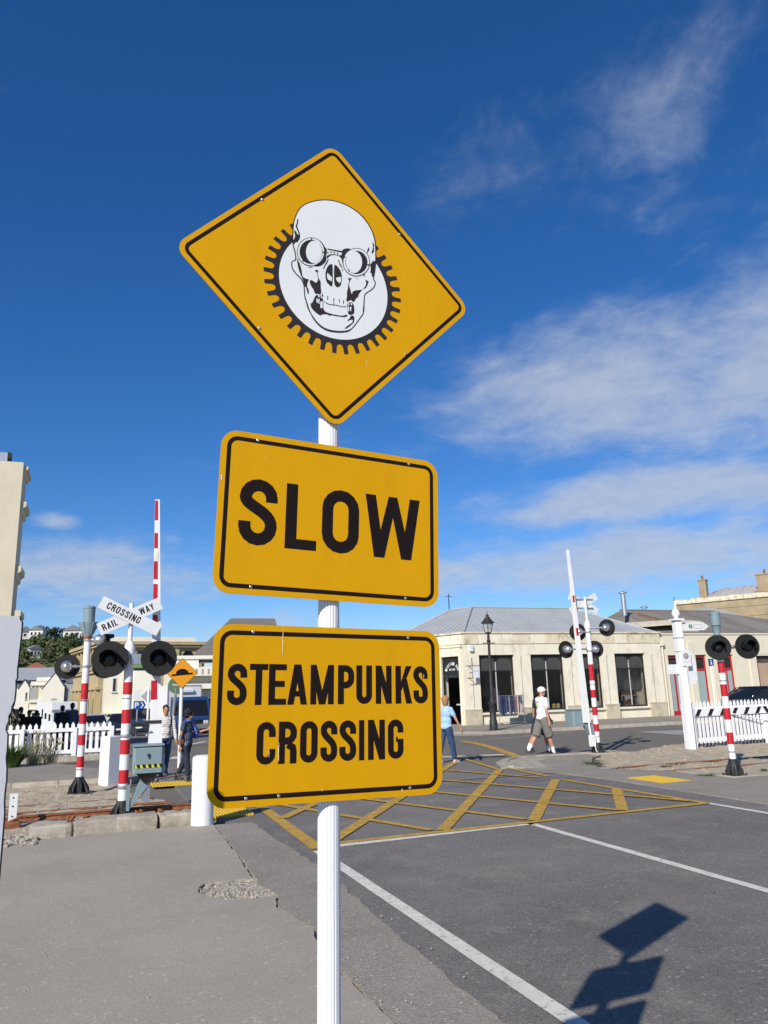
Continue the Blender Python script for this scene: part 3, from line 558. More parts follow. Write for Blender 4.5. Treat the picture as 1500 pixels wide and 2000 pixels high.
def plate(name, w, h, r, bo, bi, loc, rot, screws, turn=0.0):
    o = MB().prism([rot2(p,turn) for p in rrect(w,h,r)], 0, .003).build(name, M_YEL, sg, loc=loc, rot=rot)
    MB().prism([rot2(p,turn) for p in rrect(w-.002,h-.002,r)], .0031, .0036).build('plate_back', M_PLATEBACK, o)
    b = MB(); ring(b, [rot2(p,turn) for p in rrect(w-2*bo,h-2*bo,max(.004,r-bo))], [rot2(p,turn) for p in rrect(w-2*bi,h-2*bi,max(.003,r-bi))], -.0004); front(b.build('border', M_SBLK, o, fix=False))
    for x, z in screws: MB().lathe([(.0042,0),(.004,.0014),(.0026,.0024)], 10, (x,-.0004,z), (0,-1,0)).build('rivet', M_SILVER, o, smooth=True)
    return o
Y1 = rad(4.876)
dia = plate('diamond_plate', .6546, .6546, .039, .0138, .0244, (.0163,0,2.9787), (0,.00703,rad(4.275)-Y1), [(-.2205,.2075),(.2205,.2085),(-.222,-.197),(.229,-.194)], math.pi/4)
slow = plate('slow_plate', .6435, .4308, .045, .0155, .0267, (.0080,0,2.2504), (0,.03965,0), [(-.2246,.197),(.2263,.1965),(-.2243,-.195),(.2156,-.195)])
stm = plate('steampunks_plate', .6354, .4297, .046, .0155, .0267, (-.0021,0,1.7491), (0,.02371,rad(5.725)-Y1), [(-.2195,.197),(.2187,.195),(-.2235,-.1955),(.2184,-.195),(-.1422,-.194)])

def pf(y): return lambda x, z, d: (x, y-d, z)
def letters(o, rows, z0, z1, t):
    for ch, a, c in rows:
        b = MB(); write(b, ch, a*1e-4, c*1e-4, z0, z1, t, pf(-.0004)); front(b.build('letter', M_SBLK, o, fix=False))
letters(slow, [('S',-2655,-1632),('L',-1398,-520),('O',-371,715),('W',903,2610)], -.0868, .0902, .0318)
letters(stm, [('S',-2797,-2310),('T',-2246,-1777),('E',-1755,-1292),('A',-1262,-734),('M',-648,-3),('P',110,570),('U',632,1088),('N',1196,1669),('K',1785,2285),('S',2331,2780)], .0197, .1187, .0171)
letters(stm, [('C',-2018,-1538),('R',-1461,-987),('O',-899,-430),('S',-354,103),('S',163,631),('I',711,863),('N',969,1458),('G',1546,2007)], -.1206, -.0208, .0171)
# gear wheel of 36 teeth behind the skull
gx, gz_ = .0021, -.0170
pts = []
for k in range(36):
    a0 = rad(-90.9+k*10)
    for r_, da in ((.2155,-1.75),(.2155,1.75),(.1945,2.15),(.1880,3.1),(.1855,5.0),(.1880,6.9),(.1945,7.85)):
        a = a0+rad(da); pts.append((gx+r_*math.cos(a), gz_+r_*math.sin(a)))
b = MB(); ring(b, pts, [(gx+.1706*math.cos(rad(-90.9+i*10/7)), gz_+.1706*math.sin(rad(-90.9+i*10/7))) for i in range(252)], -.0004); gear = front(b.build('gear', M_SBLK2, dia, fix=False))
b = MB(); b.flat([(gx+.1704*math.cos(rad(i*4)), gz_+.1704*math.sin(rad(i*4))) for i in range(90)], fn=lambda a,c: (a,-.0005,c)); front(b.build('disc', M_SWHT, dia, fix=False))
def smooth_poly(P, it=1):
    for _ in range(it):
        o = []
        for i in range(len(P)):
            a, c = P[i], P[(i+1)%len(P)]
            o += [(a[0]*.75+c[0]*.25, a[1]*.75+c[1]*.25), (a[0]*.25+c[0]*.75, a[1]*.25+c[1]*.75)]
        P = o
    return P
for k, (nm, c, polys) in enumerate(SKULL):
    for j, P in enumerate(polys):
        b = MB(); Q = [(x*1e-4,z*1e-4) for x,z in P]
        if nm in ('skull_outline','skull'): Q = smooth_poly(Q, 2)
        elif nm in ('skull_shading',) and len(Q) > 8: Q = smooth_poly(Q, 1)
        b.flat(Q, fn=lambda a,c_,y=-.0008-k*.00025-j*.000004: (a,y,c_))
        front(b.build(nm, M_SBLK2 if c == 'K' else M_SWHT, dia, fix=False))
# fluted post and its brackets
b = MB(); R_ = .0285; n = 144; prof = []
for i in range(n):
    a = 2*math.pi*i/n; ph = (a*20/(2*math.pi)) % 1; r_ = R_ - (.0020 if .40 < ph < .60 else 0); prof.append((r_*math.cos(a), .040+r_*math.sin(a)))
b.prism(prof, 0, 2.90, 'z'); post = b.build('post', M_POST, sg, smooth=True, loc=(-.0191,0,0), rot=(0,.0111,0))
MB().lathe([(.0285,0),(.0285,.012),(.018,.020)], 24, (0,.040,2.90)).build('cap', M_POST, post, smooth=True)
for z in (1.60,1.90,2.10,2.40,2.72,2.86):
    b = MB(); b.lathe([(.0305,0),(.0305,.03)], 28, (0,.040,z)); b.box(-.05,.05,.006,.0105,z+.002,z+.028); b.build('clamp', M_STEEL, post)
b = MB(); b.lathe([(.16,-.05),(.15,.02),(.05,.035)], 20, (0,.04,0)); b.build('footing', M_CONC, post)

M_SCUFF = mat('scuffed_film', (.75,.62,.38), .6, .15, 30)
def scuff(o, x, z0, z1, w, y=-.0012):
    b = MB(); n = 7; k = len(b.v)
    for i in range(n+1):
        z = z0+(z1-z0)*i/n; ww = w*(.25+.75*math.sin(math.pi*i/n))*random.uniform(.6,1.2)/2; xx = x+random.uniform(-.0006,.0006); b.v += [(xx-ww,y,z),(xx+ww,y,z)]
    b.f = [(2*i,2*i+1,2*i+3,2*i+2) for i in range(n)]; front(b.build('scratch', M_SCUFF, o, fix=False))
scuff(stm, -.1415, .140, .213, .0028); scuff(stm, -.1455, -.115, -.070, .0030); scuff(stm, -.170, -.105, -.080, .0018); scuff(stm, .2655, .085, .098, .0016); scuff(slow, -.316, .075, .09, .005); scuff(slow, -.20, .150, .153, .004); scuff(dia, .10, -.26, -.235, .0015)
scuff(stm, .195, -.203, -.196, .004); scuff(stm, -.03, -.19, -.182, .002)
# ------------------------------------------------------------------ level crossing signals
M_LENS = glassmat('red_lens', (.004,.002,.002), .35)
M_BOARDW = mat('crossbuck_white', (.66,.67,.68), .5, .05, 6)
M_HAZY = mat('hazard_yellow', (.60,.58,.03), .5, .05)
def striped_mast(root, r, z1, bands, top=None):
    o = MB().cyl((0,0,.05),(0,0,z1),r,r,20).build('mast', M_WHITE, root, smooth=True)
    for a, c in bands: MB().lathe([(r+.0015,a),(r+.0015,c)], 20).build('red_band', M_RED, o, smooth=True)
    if top:
        MB().cyl((0,0,z1),(0,0,top),r*.5,r*.48,14).build('upper_pipe', M_WHITE, o, smooth=True)
        MB().lathe([(r*1.25,z1-.13),(r*1.25,z1-.01),(r*1.05,z1+.02),(r*.8,z1+.07),(r*.5,z1+.09)], 20).build('collar', M_WHITE, o, smooth=True)
    return o
def cast_base(root, r, h, w):
    b = MB().bbox(-w/2,w/2,-w/2,w/2,0,.035,.008); b.lathe([(r*1.5,.03),(r*1.4,h*.6),(r*1.18,h)], 16)
    for k in range(8):
        a = k*math.pi/4+.2; d = Vector((math.cos(a),math.sin(a),0)); q = Vector((-d.y,d.x,0))*.012
        p0, p1, p2, p3 = d*r, d*w*.48, d*w*.46+Vector((0,0,h*.35)), d*r+Vector((0,0,h*.97)); e = Vector((0,0,.03))
        b.hexa([p0+e-q,p1+e-q,p2-q,p3-q],[p0+e+q,p1+e+q,p2+q,p3+q])
    for x in (-1,1):
        for y in (-1,1): b.cyl((x*w*.4,y*w*.4,.03),(x*w*.4,y*w*.4,.07),.018,.018,6)
    return b.build('base', M_IRON, root)
def flasher(root, pos, face, r, mast_xy=(0,0)):
    """round black target board with hooded lamp; face = azimuth the light shines, clockwise from +Y"""
    d = Vector((math.sin(rad(face)), math.cos(rad(face)), 0)); p = Vector(pos)
    bd = MB().lathe([(r,-.012),(r,.0),(r*.985,.008),(r*.55,.004)], 36, p, d).build('target_board', M_MBLACK, root, smooth=True)
    MB().lathe([(r*.36,.0),(r*.36,.03),(r*.30,.05),(r*.1,.062)], 20, p, d).build('lens', M_LENS, bd, smooth=True)
    b = MB(); s = Vector((d.y,-d.x,0)); n = 14; rr_ = r*.50
    for k in range(n+1):
        a = rad(-25+230*k/n); o = s*math.cos(a)*rr_+Vector((0,0,1))*math.sin(a)*rr_
        ln = r*(.80 if 10 < -25+230*k/n < 170 else .45); b.v += [tuple(p+o), tuple(p+o*.97+d*ln)]
    b.f = [(2*i,2*i+2,2*i+3,2*i+1) for i in range(n)]
    h = b.build('hood', M_MBLACK, bd, smooth='all', fix=False); sm = h.modifiers.new('thick','SOLIDIFY'); sm.thickness = .006
    MB().lathe([(r*.50,.012),(r*.50,.05),(r*.46,.10),(r*.36,.15),(r*.2,.185),(r*.07,.20)], 22, p, -d).build('lamp_housing', M_SILVER, bd, smooth=True)
    m = Vector((mast_xy[0],mast_xy[1],p.z)); q = p-d*.12
    b = MB().cyl(m, q, .022,.022,8); b.ball(q,.04,8,6); b.lathe([(.035,-.03),(.035,.03)],8,m.lerp(q,.55),(q-m).normalized())
    b.cyl(q+Vector((0,0,.05)),q-Vector((0,0,.05)),.02,.02,8)
    b.build('bracket_arm', M_STEEL, bd, smooth=True)
    return bd
def clampband(root, r, z): MB().lathe([(r+.012,z-.025),(r+.014,z),(r+.012,z+.025)],16).build('clamp', M_STEEL, root)
def crossbuck(root, c, ln, wd, a1, a2, text, back):
    out_ = []
    for k, (ang, words) in enumerate(((a2, text[1]), (a1, text[0]))):
        y = c[1] - k*.012*(1 if not back else -1)
        o = MB().box(-ln/2,ln/2,-.003,.003,-wd/2,wd/2).build('cross_board', M_BOARDW, root, loc=(c[0],y,c[2]), rot=(0,rad(-ang),0))
        if not back:
            for s_, x, hh in words:
                b = MB(); line_of(b, s_, x, -hh/2, hh, lambda a,z,d: (a,-.0042-d,z), .17, .17, .52); front(b.build('lettering', M_SBLK, o, fix=False))
        out_.append(o)
    if back:
        for dz in (.12,-.12): MB().box(c[0]-.42,c[0]+.30,c[1]-.028,c[1]-.012,c[2]+dz-.012,c[2]+dz+.012).build('back_rail', M_STEEL, root)
    return out_
def boom(root, base, top, w0, w1, bands, side):
    b0, t0 = Vector(base), Vector(top); d = t0-b0; hw = .035
    o = MB().hexa([(b0.x-w0/2,b0.y-hw,b0.z),(b0.x+w0/2,b0.y-hw,b0.z),(b0.x+w0/2,b0.y+hw,b0.z),(b0.x-w0/2,b0.y+hw,b0.z)],
                  [(t0.x-w1/2,t0.y-hw*.6,t0.z),(t0.x+w1/2,t0.y-hw*.6,t0.z),(t0.x+w1/2,t0.y+hw*.6,t0.z),(t0.x-w1/2,t0.y+hw*.6,t0.z)]).build('boom_arm', M_WHITE, root)
    for a, c in bands:
        q = []
        for u in (a, c):
            p = b0+d*u; w = w0+(w1-w0)*u; h = hw*(1-.4*u)
            x0, x1 = (p.x-w/2-.001, p.x+w*.12) if side < 0 else (p.x-w*.28, p.x+w*.28)
            q += [(x0,p.y-h-.0025,p.z),(x1,p.y-h-.0025,p.z)]
        b = MB().hexa([q[0],q[1],(q[1][0],q[1][1]+.002,q[1][2]),(q[0][0],q[0][1]+.002,q[0][2])],[q[2],q[3],(q[3][0],q[3][1]+.002,q[3][2]),(q[2][0],q[2][1]+.002,q[2][2])])
        b.build('red_reflector', M_RED, o)
    return o
# 1: near mast on the left, with crossbuck, two lights and a raised boom
s1 = thing('crossing_signal', 'striped railway signal mast with RAILWAY CROSSING boards and raised boom behind the concrete blocks', 'crossing signal', (.57,13.26,-.01), 0, 'level crossing signals')
striped_mast(s1, .072, 2.62, [(.50,.705),(.94,1.16),(1.41,1.625),(1.86,2.055)], 3.33)
cast_base(s1, .075, .25, .40)
flasher(s1, (-.30,-.13,2.42), 190, .285); flasher(s1, (.455,-.16,2.42), 186, .285)
for z in (2.42,1.22,.45): clampband(s1, .072, z)
MB().bbox(.02,.32,-.10,-.02,2.34,2.50,.008).build('junction_box', M_STEEL, s1)
crossbuck(s1, (-.02,-.075,3.11), 1.04, .205, -26.5, 25, ([('CROSSING',-.40,.115)], [('RAIL',-.46,.11),('WAY',.16,.11)]), False)
boom(s1, (.47,.08,1.05), (.345,.08,5.14), .18, .075, [(.175,.25),(.33,.385),(.45,.512),(.575,.640),(.66,.735),(.79,.855),(.91,.995)], -1)
MB().hexa([(.35,.03,1.05),(.57,.03,1.05),(.57,.13,1.05),(.35,.13,1.05)],[(.395,.035,1.75),(.535,.035,1.75),(.535,.125,1.75),(.395,.125,1.75)]).build('boom_skirt', M_WHITE, s1)
bx = MB().bbox(.12,.575,-.30,.06,.66,1.06,.03).build('mechanism_box', M_BOXGREY, s1)
MB().bbox(.11,.585,-.315,.07,1.061,1.085,.008).build('lid', M_BOXGREY, bx)
b = MB().lathe([(.022,0),(.022,.02),(.012,.03)],10,(.345,-.30,.93),(0,-1,0)); b.box(.338,.352,-.325,-.31,.88,.93); b.build('latch', M_IRON, bx)
MB().box(.135,.56,-.3025,-.3012,.735,.79).build('hazard_tape', M_BLACK, bx)
for k in range(5):
    x = .145+k*.085; MB().prism([(x,.736),(x+.042,.736),(x+.018,.789),(x-.008 if k else x,.789)], -.3045, -.3030).build('yellow_stripe', M_HAZY, bx)
MB().hexa([(.17,-.25,.655),(.52,-.25,.655),(.52,.02,.655),(.17,.02,.655)],[(.30,-.16,.50),(.39,-.16,.50),(.39,-.06,.50),(.30,-.06,.50)]).build('hopper', M_IRON, s1)
b = MB(); b.hexa([(.06,-.12,.12),(.09,-.12,.10),(.42,-.12,.53),(.30,-.12,.64)],[(.06,.02,.12),(.09,.02,.10),(.42,.02,.53),(.30,.02,.64)]); b.box(.05,.10,-.14,.04,.10,.48); b.build('support_bracket', M_BOXGREY, s1)
b = MB(); b.box(.29,.40,-.1,-.04,.22,.5); b.build('counterweight_link', M_STEEL, s1)
b = MB().cyl((.10,-.05,1.30),(.33,-.05,1.33),.014,.014,8); b.bbox(.09,.17,-.11,-.02,1.23,1.33,.01); b.build('boom_catch', M_IRON, s1)
b = MB().cyl((.30,.02,1.42),(.55,.02,1.42),.022,.022,8); b.build('boom_strap', M_IRON, s1)
# 2: farther mast on the left with a bell
s2 = thing('crossing_signal', 'striped signal mast with grey bell on top, seen from behind near the left picket fence', 'crossing signal', (-.10,17.04,-.02), 0, 'level crossing signals')
striped_mast(s2, .068, 3.12, [(.50,.705),(.92,1.12),(1.33,1.535),(1.77,2.13)])
cast_base(s2, .07, .32, .42)
def bell(root, z, m=M_BOXGREY, k=1.0, cone=True):
    b = MB()
    if cone:
        b.lathe([(.09*k,z),(.10*k,z+.04),(.185*k,z+.26),(.185*k,z+.285),(.11*k,z+.29)], 18)
        for i in range(6):
            a = i*math.pi/3; d = Vector((math.cos(a),math.sin(a),0)); b.cyl(d*.10*k+Vector((0,0,z+.05)), d*.20*k+Vector((0,0,z+.28)), .012,.012,6)
    b.lathe([(.115*k,z+.28),(.118*k,z+.56),(.125*k,z+.565),(.125*k,z+.60),(.10*k,z+.62)], 18)
    return b.build('bell_housing', m, root, smooth=True)
bell(s2, 3.08); MB().lathe([(.085,3.02),(.085,3.09)],16).build('rust_collar', M_RUST, s2)
flasher(s2, (-.36,.12,2.47), 8, .25); flasher(s2, (.30,-.02,3.00), 78, .25)
flasher(s2, (.36,.12,2.47), 8, .25)
for z in (2.47,3.0): clampband(s2, .068, z)
# 3: mast across the road with crossbuck seen from behind, four lights and a leaning boom
s3 = thing('crossing_signal', 'striped signal mast with four lights and white boom before the cream shop', 'crossing signal', (12.66,17.68,.0), 0, 'level crossing signals')
striped_mast(s3, .068, 3.42, [(.58,.77),(1.0,1.22),(1.45,1.66),(1.90,2.33)], 4.16)
cast_base(s3, .07, .30, .40); MB().bbox(-.3,.7,-.35,.4,-.05,.05,.02).build('footing', M_CONC, s3)
flasher(s3, (-.26,.10,3.20), 18, .235); flasher(s3, (.52,-.16,3.30), 62, .235); flasher(s3, (-.62,.20,2.74), -2, .235); flasher(s3, (.20,.04,2.73), 22, .235)
for z in (3.2,2.69): clampband(s3, .068, z)
crossbuck(s3, (-.02,.06,3.98), 1.0, .2, -26, 26, ([], []), True)
boom(s3, (-.31,-.04,.82), (-.46,-.04,5.46), .20, .075, [(.49,.535),(.685,.725)], 1)
bx = MB().bbox(-.68,-.12,.02,.44,.74,1.14,.03).build('mechanism_box', M_BOXGREY, s3); MB().bbox(-.69,-.11,.01,.45,1.141,1.165,.008).build('lid', M_BOXGREY, bx)
b = MB(); b.hexa([(-.06,-.02,.12),(.06,-.02,.12),(-.14,-.02,.78),(-.36,-.02,.78)],[(-.06,.12,.12),(.06,.12,.12),(-.14,.12,.78),(-.36,.12,.78)]); b.build('support_bracket', M_BOXGREY, s3)
b = MB().cyl((-.24,-.08,.45),(-.28,-.07,.9),.025,.025,8); b.bbox(-.31,-.13,-.12,-.05,.22,.50,.006); b.build('counterweight', M_WHITE, s3)
MB().tube([(-.16,-.12,.32),(-.18,-.14,.2),(-.16,-.14,.1),(-.12,-.14,.06)], .014, 7).build('cable', M_WHITE, s3)
# 4: mast on the right
s4 = thing('crossing_signal', 'striped signal mast with two round black lights and bell before the picket gate', 'crossing signal', (11.67,12.02,.0), 0, 'level crossing signals')
striped_mast(s4, .062, 2.66, [(.60,.82),(1.06,1.275),(1.50,1.73),(1.95,2.16)])
cast_base(s4, .068, .33, .36); MB().bbox(-.25,.45,-.22,.3,-.05,.035,.015).build('footing', M_CONC, s4)
b = MB().lathe([(.07,2.62),(.075,2.66),(.06,2.72),(.085,2.86),(.092,2.87)], 16); b.lathe([(.092,2.88),(.098,3.10),(.105,3.105),(.105,3.14),(.08,3.155)], 16); b.build('bell_housing', M_BOXGREY, s4, smooth=True)
flasher(s4, (-.11,-.10,2.44), 212, .245); flasher(s4, (.54,-.20,2.45), 200, .245)
clampband(s4, .062, 2.44)
# ------------------------------------------------------------------ posts, blocks, fences
o = MB().lathe([(.158,-.02),(.158,.90),(.150,.935),(.11,.955),(.03,.962)], 28).build('bollard', M_WHITE, smooth=True, loc=(1.60,11.76,.0))
tag(o, 'round white bollard at the end of the concrete blocks', 'bollard')
o = MB(); o.bbox(-.15,.15,-.15,.15,-.02,1.0,.012); o = o.build('square_post', M_WFENCE, loc=(.48,18.12,.0), rot=(0,0,rad(38)))
tag(o, 'square white timber post standing before the left picket fence', 'post')
def rough_block(x0, x1, y0, y1, z0, z1, seed):
    me = bmesh.new(); nx, ny, nz = max(2,int((x1-x0)/.09)), 4, 3; b = MB()
    bmesh.ops.create_cube(me, size=1.0)
    bmesh.ops.subdivide_edges(me, edges=me.edges[:], cuts=5, use_grid_fill=True)
    for v in me.verts:
        p = Vector((x0+(v.co.x+.5)*(x1-x0), y0+(v.co.y+.5)*(y1-y0), z0+(v.co.z+.5)*(z1-z0)))
        e = sum(abs(c) > .49 for c in v.co); n_ = noise.fractal(p*4+Vector((seed,0,0)),1,2,4)
        c = Vector(((x0+x1)/2,(y0+y1)/2,(z0+z1)/2)); d = (c-p).normalized()
        v.co = p + d*(.018*n_ + (.016+.035*abs(n_) if e >= 2 else 0))
    b.v = [tuple(v.co) for v in me.verts]; me.verts.index_update(); b.f = [tuple(v.index for v in f.verts) for f in me.faces]; me.free(); return b
for k, (x0, x1, lb) in enumerate(((-.66,-.12,'leftmost weathered concrete block of the row along the footway'),(-.105,1.0,'long middle weathered concrete block of the row along the footway'),(1.01,1.46,'short weathered concrete block next to the round bollard'))):
    tag(rough_block(x0, x1, 11.78, 12.2, -.04, .18+random.uniform(-.015,.015), k*3.7).build('concrete_block', M_CONC), lb, 'concrete block', 'concrete blocks')
o = thing('marker_post', 'short white angle marker post with bolt holes beside the rusty rail', 'post', (-.97,13.15,0), rad(8))
b = MB(); b.box(-.055,.055,-.004,.004,.06,.46); b.box(.048,.055,0,.06,.06,.46); b.build('plate', M_WHITE, o)
for z in (.40,.28,.14): MB().lathe([(.012,0),(.012,.003)],10,(-.005,-.005,z),(0,-1,0)).build('hole', M_BLACK, o)
b = MB().bbox(-.12,.12,-.08,.10,-.04,.07,.02); b.cyl((-.1,-.06,.05),(.14,.02,.13),.02,.02,7); b.build('rusty_foot', M_RUST, o)
for x, y, lb in ((-.15,11.98,'rusty bolt on the long concrete block near its left end'),(.05,12.0,'rusty bolt on the long concrete block beside another'),(.75,12.02,'rusty bolts lump on the block right of the mast'),(1.05,12.03,'rusty bolt lump near the joint of the right block'),(1.28,12.05,'rusty bolt lump nearest the round bollard')):
    b = MB()
    for k in range(4): b.caps((random.uniform(-.05,.05),random.uniform(-.03,.03),.0),(random.uniform(-.05,.05),random.uniform(-.03,.03),random.uniform(.03,.07)),.014,.018,7)
    tag(b.build('rusty_bolt', M_RUST, loc=(x,y,.17)), lb, 'bolt', 'rusty bolts on the blocks')
def picket_mesh(w, h, z0, t=.02):
    return MB().prism([(-w/2,z0),(w/2,z0),(w/2,h-w*.75),(0,h),(-w/2,h-w*.75)], -t/2, t/2)
def fence(label, x0, x1, y, h, sp, w, posts, z0, rz=0.0, rails=(.80,.16), pz=.0):
    f = thing('picket_fence', label, 'fence', (x0,y,pz), rz, 'picket fences'); first = None; n = int((x1-x0)/sp)
    for i in range(n+1):
        if first is None: first = picket_mesh(w, h, z0).build('picket', M_WFENCE, f, loc=(i*sp,0,0))
        else: inst(first, f, (i*sp+random.uniform(-.006,.006),0,random.uniform(-.012,.008)), (0,rad(random.uniform(-.8,.8)),0))
    for z in rails: MB().box(-.05,(n)*sp+.05,-.065,-.012,z,z+.105).build('fence_rail', M_WFENCE, f)
    for x in posts: MB().bbox(x-x0-.065,x-x0+.065,-.20,-.067,-.03,h-.16,.01).build('fence_post', M_WFENCE, f)
    return f
fence('white picket fence at the left behind the striped masts', -5.2, .80, 26.45, 1.06, .177, .098, (-1.85,-.36,.72), .07, 0, (.78,.13), .05)
# gate on the right: pickets behind a board of black chevrons
g = thing('crossing_gate', 'white picket gate with a board of black chevrons beside the direction post', 'gate', (15.9,17.75,0), rad(4)); first = None
for i in range(46):
    if first is None: first = picket_mesh(.088, 1.24, .09).build('picket', M_WFENCE, g)
    else: inst(first, g, (i*.148,0,random.uniform(-.01,.01)))
for z in (.98,.14): MB().box(-.05,6.8,.012,.06,z,z+.10).build('gate_rail', M_WFENCE, g)
bd = MB().box(-.05,6.8,-.05,-.013,.83,1.03).build('chevron_board', M_WFENCE, g)
for i in range(14):
    x = .12+i*.48; fl = 1 if x < 2.7 else -1
    MB().prism([(x,.835),(x+.15,.835),(x+.15+.14*fl,1.025),(x+.14*fl,1.025)], -.0535, -.0515).build('black_chevron', M_BLACK, bd)
MB().bbox(2.78,2.98,-.14,-.052,-.02,.80,.012).build('gate_leg', M_WFENCE, g)
MB().bbox(-.28,-.02,-.18,.06,-.02,1.20,.012).build('gate_post', M_WFENCE, g)
MB().cyl((1.55,-.08,.86),(4.6,-.30,.30),.018,.018,8).build('brace_rod', M_WFENCE, g)
# direction post
p = thing('direction_post', 'tall white direction post with ball finial and green information finger sign', 'signpost', (15.50,17.42,0), rad(-6))
MB().bbox(-.10,.10,-.10,.10,-.03,3.50,.012).build('post', M_WFENCE, p)
for z in (3.0,2.62): MB().box(-.108,.108,-.108,.108,z,z+.02).build('band', M_STEEL, p)
MB().bbox(-.16,.16,-.16,.16,3.501,3.545,.012).build('cap', M_WFENCE, p)
MB().lathe([(.07,3.546),(.05,3.58),(.10,3.64),(.115,3.70),(.09,3.78),(.04,3.82),(.05,3.84),(.02,3.90),(.016,4.05)], 18).build('finial', M_WFENCE, p, smooth=True)
b = MB().cyl((0,0,4.05),(0,0,4.24),.008,.003,6)
for z in (4.08,4.12,4.16): b.cyl((-.05,0,z),(.05,0,z),.006,.006,5); b.cyl((0,-.05,z),(0,.05,z),.006,.006,5)
b.build('finial_spike', M_BOXGREY, p)
fs = MB().prism([(.11,3.22),(.86,3.22),(1.02,3.33),(.86,3.44),(.11,3.44)], -.03, -.012).build('finger_sign', M_BOARDW, p)
MB().lathe([(.062,0),(.062,.002)],20,(.42,-.0305,3.33),(0,-1,0)).build('green_disc', mat('sign_green',(.01,.20,.10),.5,.05), fs)
b = MB(); b.add([(.408,-.0345,3.29),(.428,-.0345,3.29),(.434,-.0345,3.345),(.414,-.0345,3.345)],[(0,1,2,3)]); b.add([(.420,-.0345,3.358),(.438,-.0345,3.358),(.440,-.0345,3.376),(.422,-.0345,3.376)],[(0,1,2,3)]); front(b.build('letter_i', M_SWHT, fs, fix=False))
M_GREYP = mat('grey_print', (.42,.42,.44), .6, .1); M_GREENP = mat('green_print', (.25,.55,.42), .6, .1)
b = MB(); ring(b, [(x+.65,z+3.33) for x,z in rrect(.28,.135,.03,4)], [(x+.65,z+3.33) for x,z in rrect(.24,.095,.02,4)], -.0315); front(b.build('print_frame', M_GREYP, fs, fix=False))
for z in (3.28,3.31,3.34,3.37): front(MB().add([(.84,-.0315,z),(.88+.3*(.05-abs(z-3.33)),-.0315,z),(.88+.3*(.05-abs(z-3.33)),-.0315,z+.012),(.84,-.0315,z+.012)],[(0,1,2,3)]).build('print_dash', M_GREENP, fs, fix=False))
bp = MB().bbox(-.06,.24,-.135,-.112,2.22,2.66,.004).build('badge_plate', M_BOARDW, p)
b = MB().lathe([(.085,0),(.085,.002)],22,(.08,-.1355,2.50),(0,-1,0)); b.build('badge', mat('badge_grey',(.25,.24,.22),.6,.3,20), bp)
MB().lathe([(.03,0),(.03,.002)],14,(.075,-.138,2.51),(0,-1,0)).build('badge_centre', M_GREYP, bp)
front(MB().add([(-.02,-.1355,2.325),(.18,-.1355,2.325),(.18,-.1355,2.345),(-.02,-.1355,2.345)],[(0,1,2,3)]).build('print_dash', M_GREYP, bp, fix=False))
MB().bbox(-.46,-.11,.0,.02,2.02,2.28,.004).build('side_plate', M_BOARDW, p)
MB().prism([(.16,1.72),(.42,1.72),(.48,1.86),(.48,2.42),(.40,2.62),(.25,2.66),(.25,2.10),(.16,2.10)], .03, .055).build('curved_plate', M_BOARDW, p)
# small parking and hump signs
def pole_sign(name, label, loc, h, r, m):
    t_ = thing(name, label, 'road sign', loc); MB().cyl((0,.03,-.2),(0,.03,h),r,r,12).build('pole', m, t_, smooth=True); return t_
M_ORANGE = mat('sign_orange', (.72,.29,.008), .45, .04)
hz = pole_sign('hump_sign', 'orange diamond speed hump sign on a white pole before the truck', (2.26,21.13,0), 2.3, .045, M_WHITE)
d = MB().prism([rot2(q,math.pi/4) for q in rrect(.565,.565,.03)], -.024, -.020).build('diamond', M_SBLK, hz, loc=(0,0,2.39))
MB().prism([rot2(q,math.pi/4) for q in rrect(.545,.545,.025)], -.0268, -.0245).build('face', M_ORANGE, d)
hp = [(-.27,-.075),(.27,-.035),(.27,.015)]+[(.165,.005)]+arc(0,-.01,.165,.125,5,175,12)+[(-.165,-.02),(-.27,-.03)]
MB().prism(hp, -.0285, -.0272).build('hump_symbol', M_SBLK, d)
gs = pole_sign('round_sign', 'round green sign on a leaning grey pole beside the truck', (2.83,29.75,-.05), 2.15, .05, mat('grey_pole',(.22,.23,.22),.6,.1)); gs.rotation_euler = (0,rad(4),0)
d = MB().lathe([(.30,0),(.30,.01)],24,(0,0,0),(0,-1,0)).build('disc', mat('dull_green',(.10,.17,.09),.6,.15), gs, loc=(.0,0,2.25)); front(MB().add([(-.15,-.012,-.02),(.15,-.012,-.02),(.15,-.012,.05),(-.15,-.012,.05)],[(0,1,2,3)]).build('print_dash', M_GREYP, d, fix=False))
# parking sign and diamond beyond
ps = pole_sign('parking_sign', 'blue parking sign with white P and arrow beyond the near signal mast', (2.75,50,-.5), 2.1, .04, M_STEEL)
M_PBLUE = mat('parking_blue', (.01,.06,.25), .5, .05)
d = MB().prism([(-.22,1.60),(.36,1.60),(.50,1.84),(.36,2.08),(-.22,2.08)], -.03, -.015).build('panel', M_PBLUE, ps)
b = MB(); write(b, 'P', -.15, .09, 1.68, 2.0, .065, pf(-.032)); front(b.build('letter', M_SWHT, d, fix=False))
b = MB(); b.add([(.18,-.032,1.68),(.25,-.032,1.68),(.38,-.032,1.84),(.31,-.032,1.84)],[(0,1,2,3)]); b.add([(.18,-.032,2.0),(.25,-.032,2.0),(.38,-.0321,1.84),(.31,-.0321,1.84)],[(0,1,2,3)]); front(b.build('arrow', M_SWHT, d, fix=False))
MB().box(-.22,.16,-.025,-.015,2.15,2.75).build('notice', M_BOARDW, ps)
ds = pole_sign('diamond_sign', 'grey back of a diamond sign on a white pole beyond the boom', (3.38,50,-.5), 2.9, .06, M_WHITE)
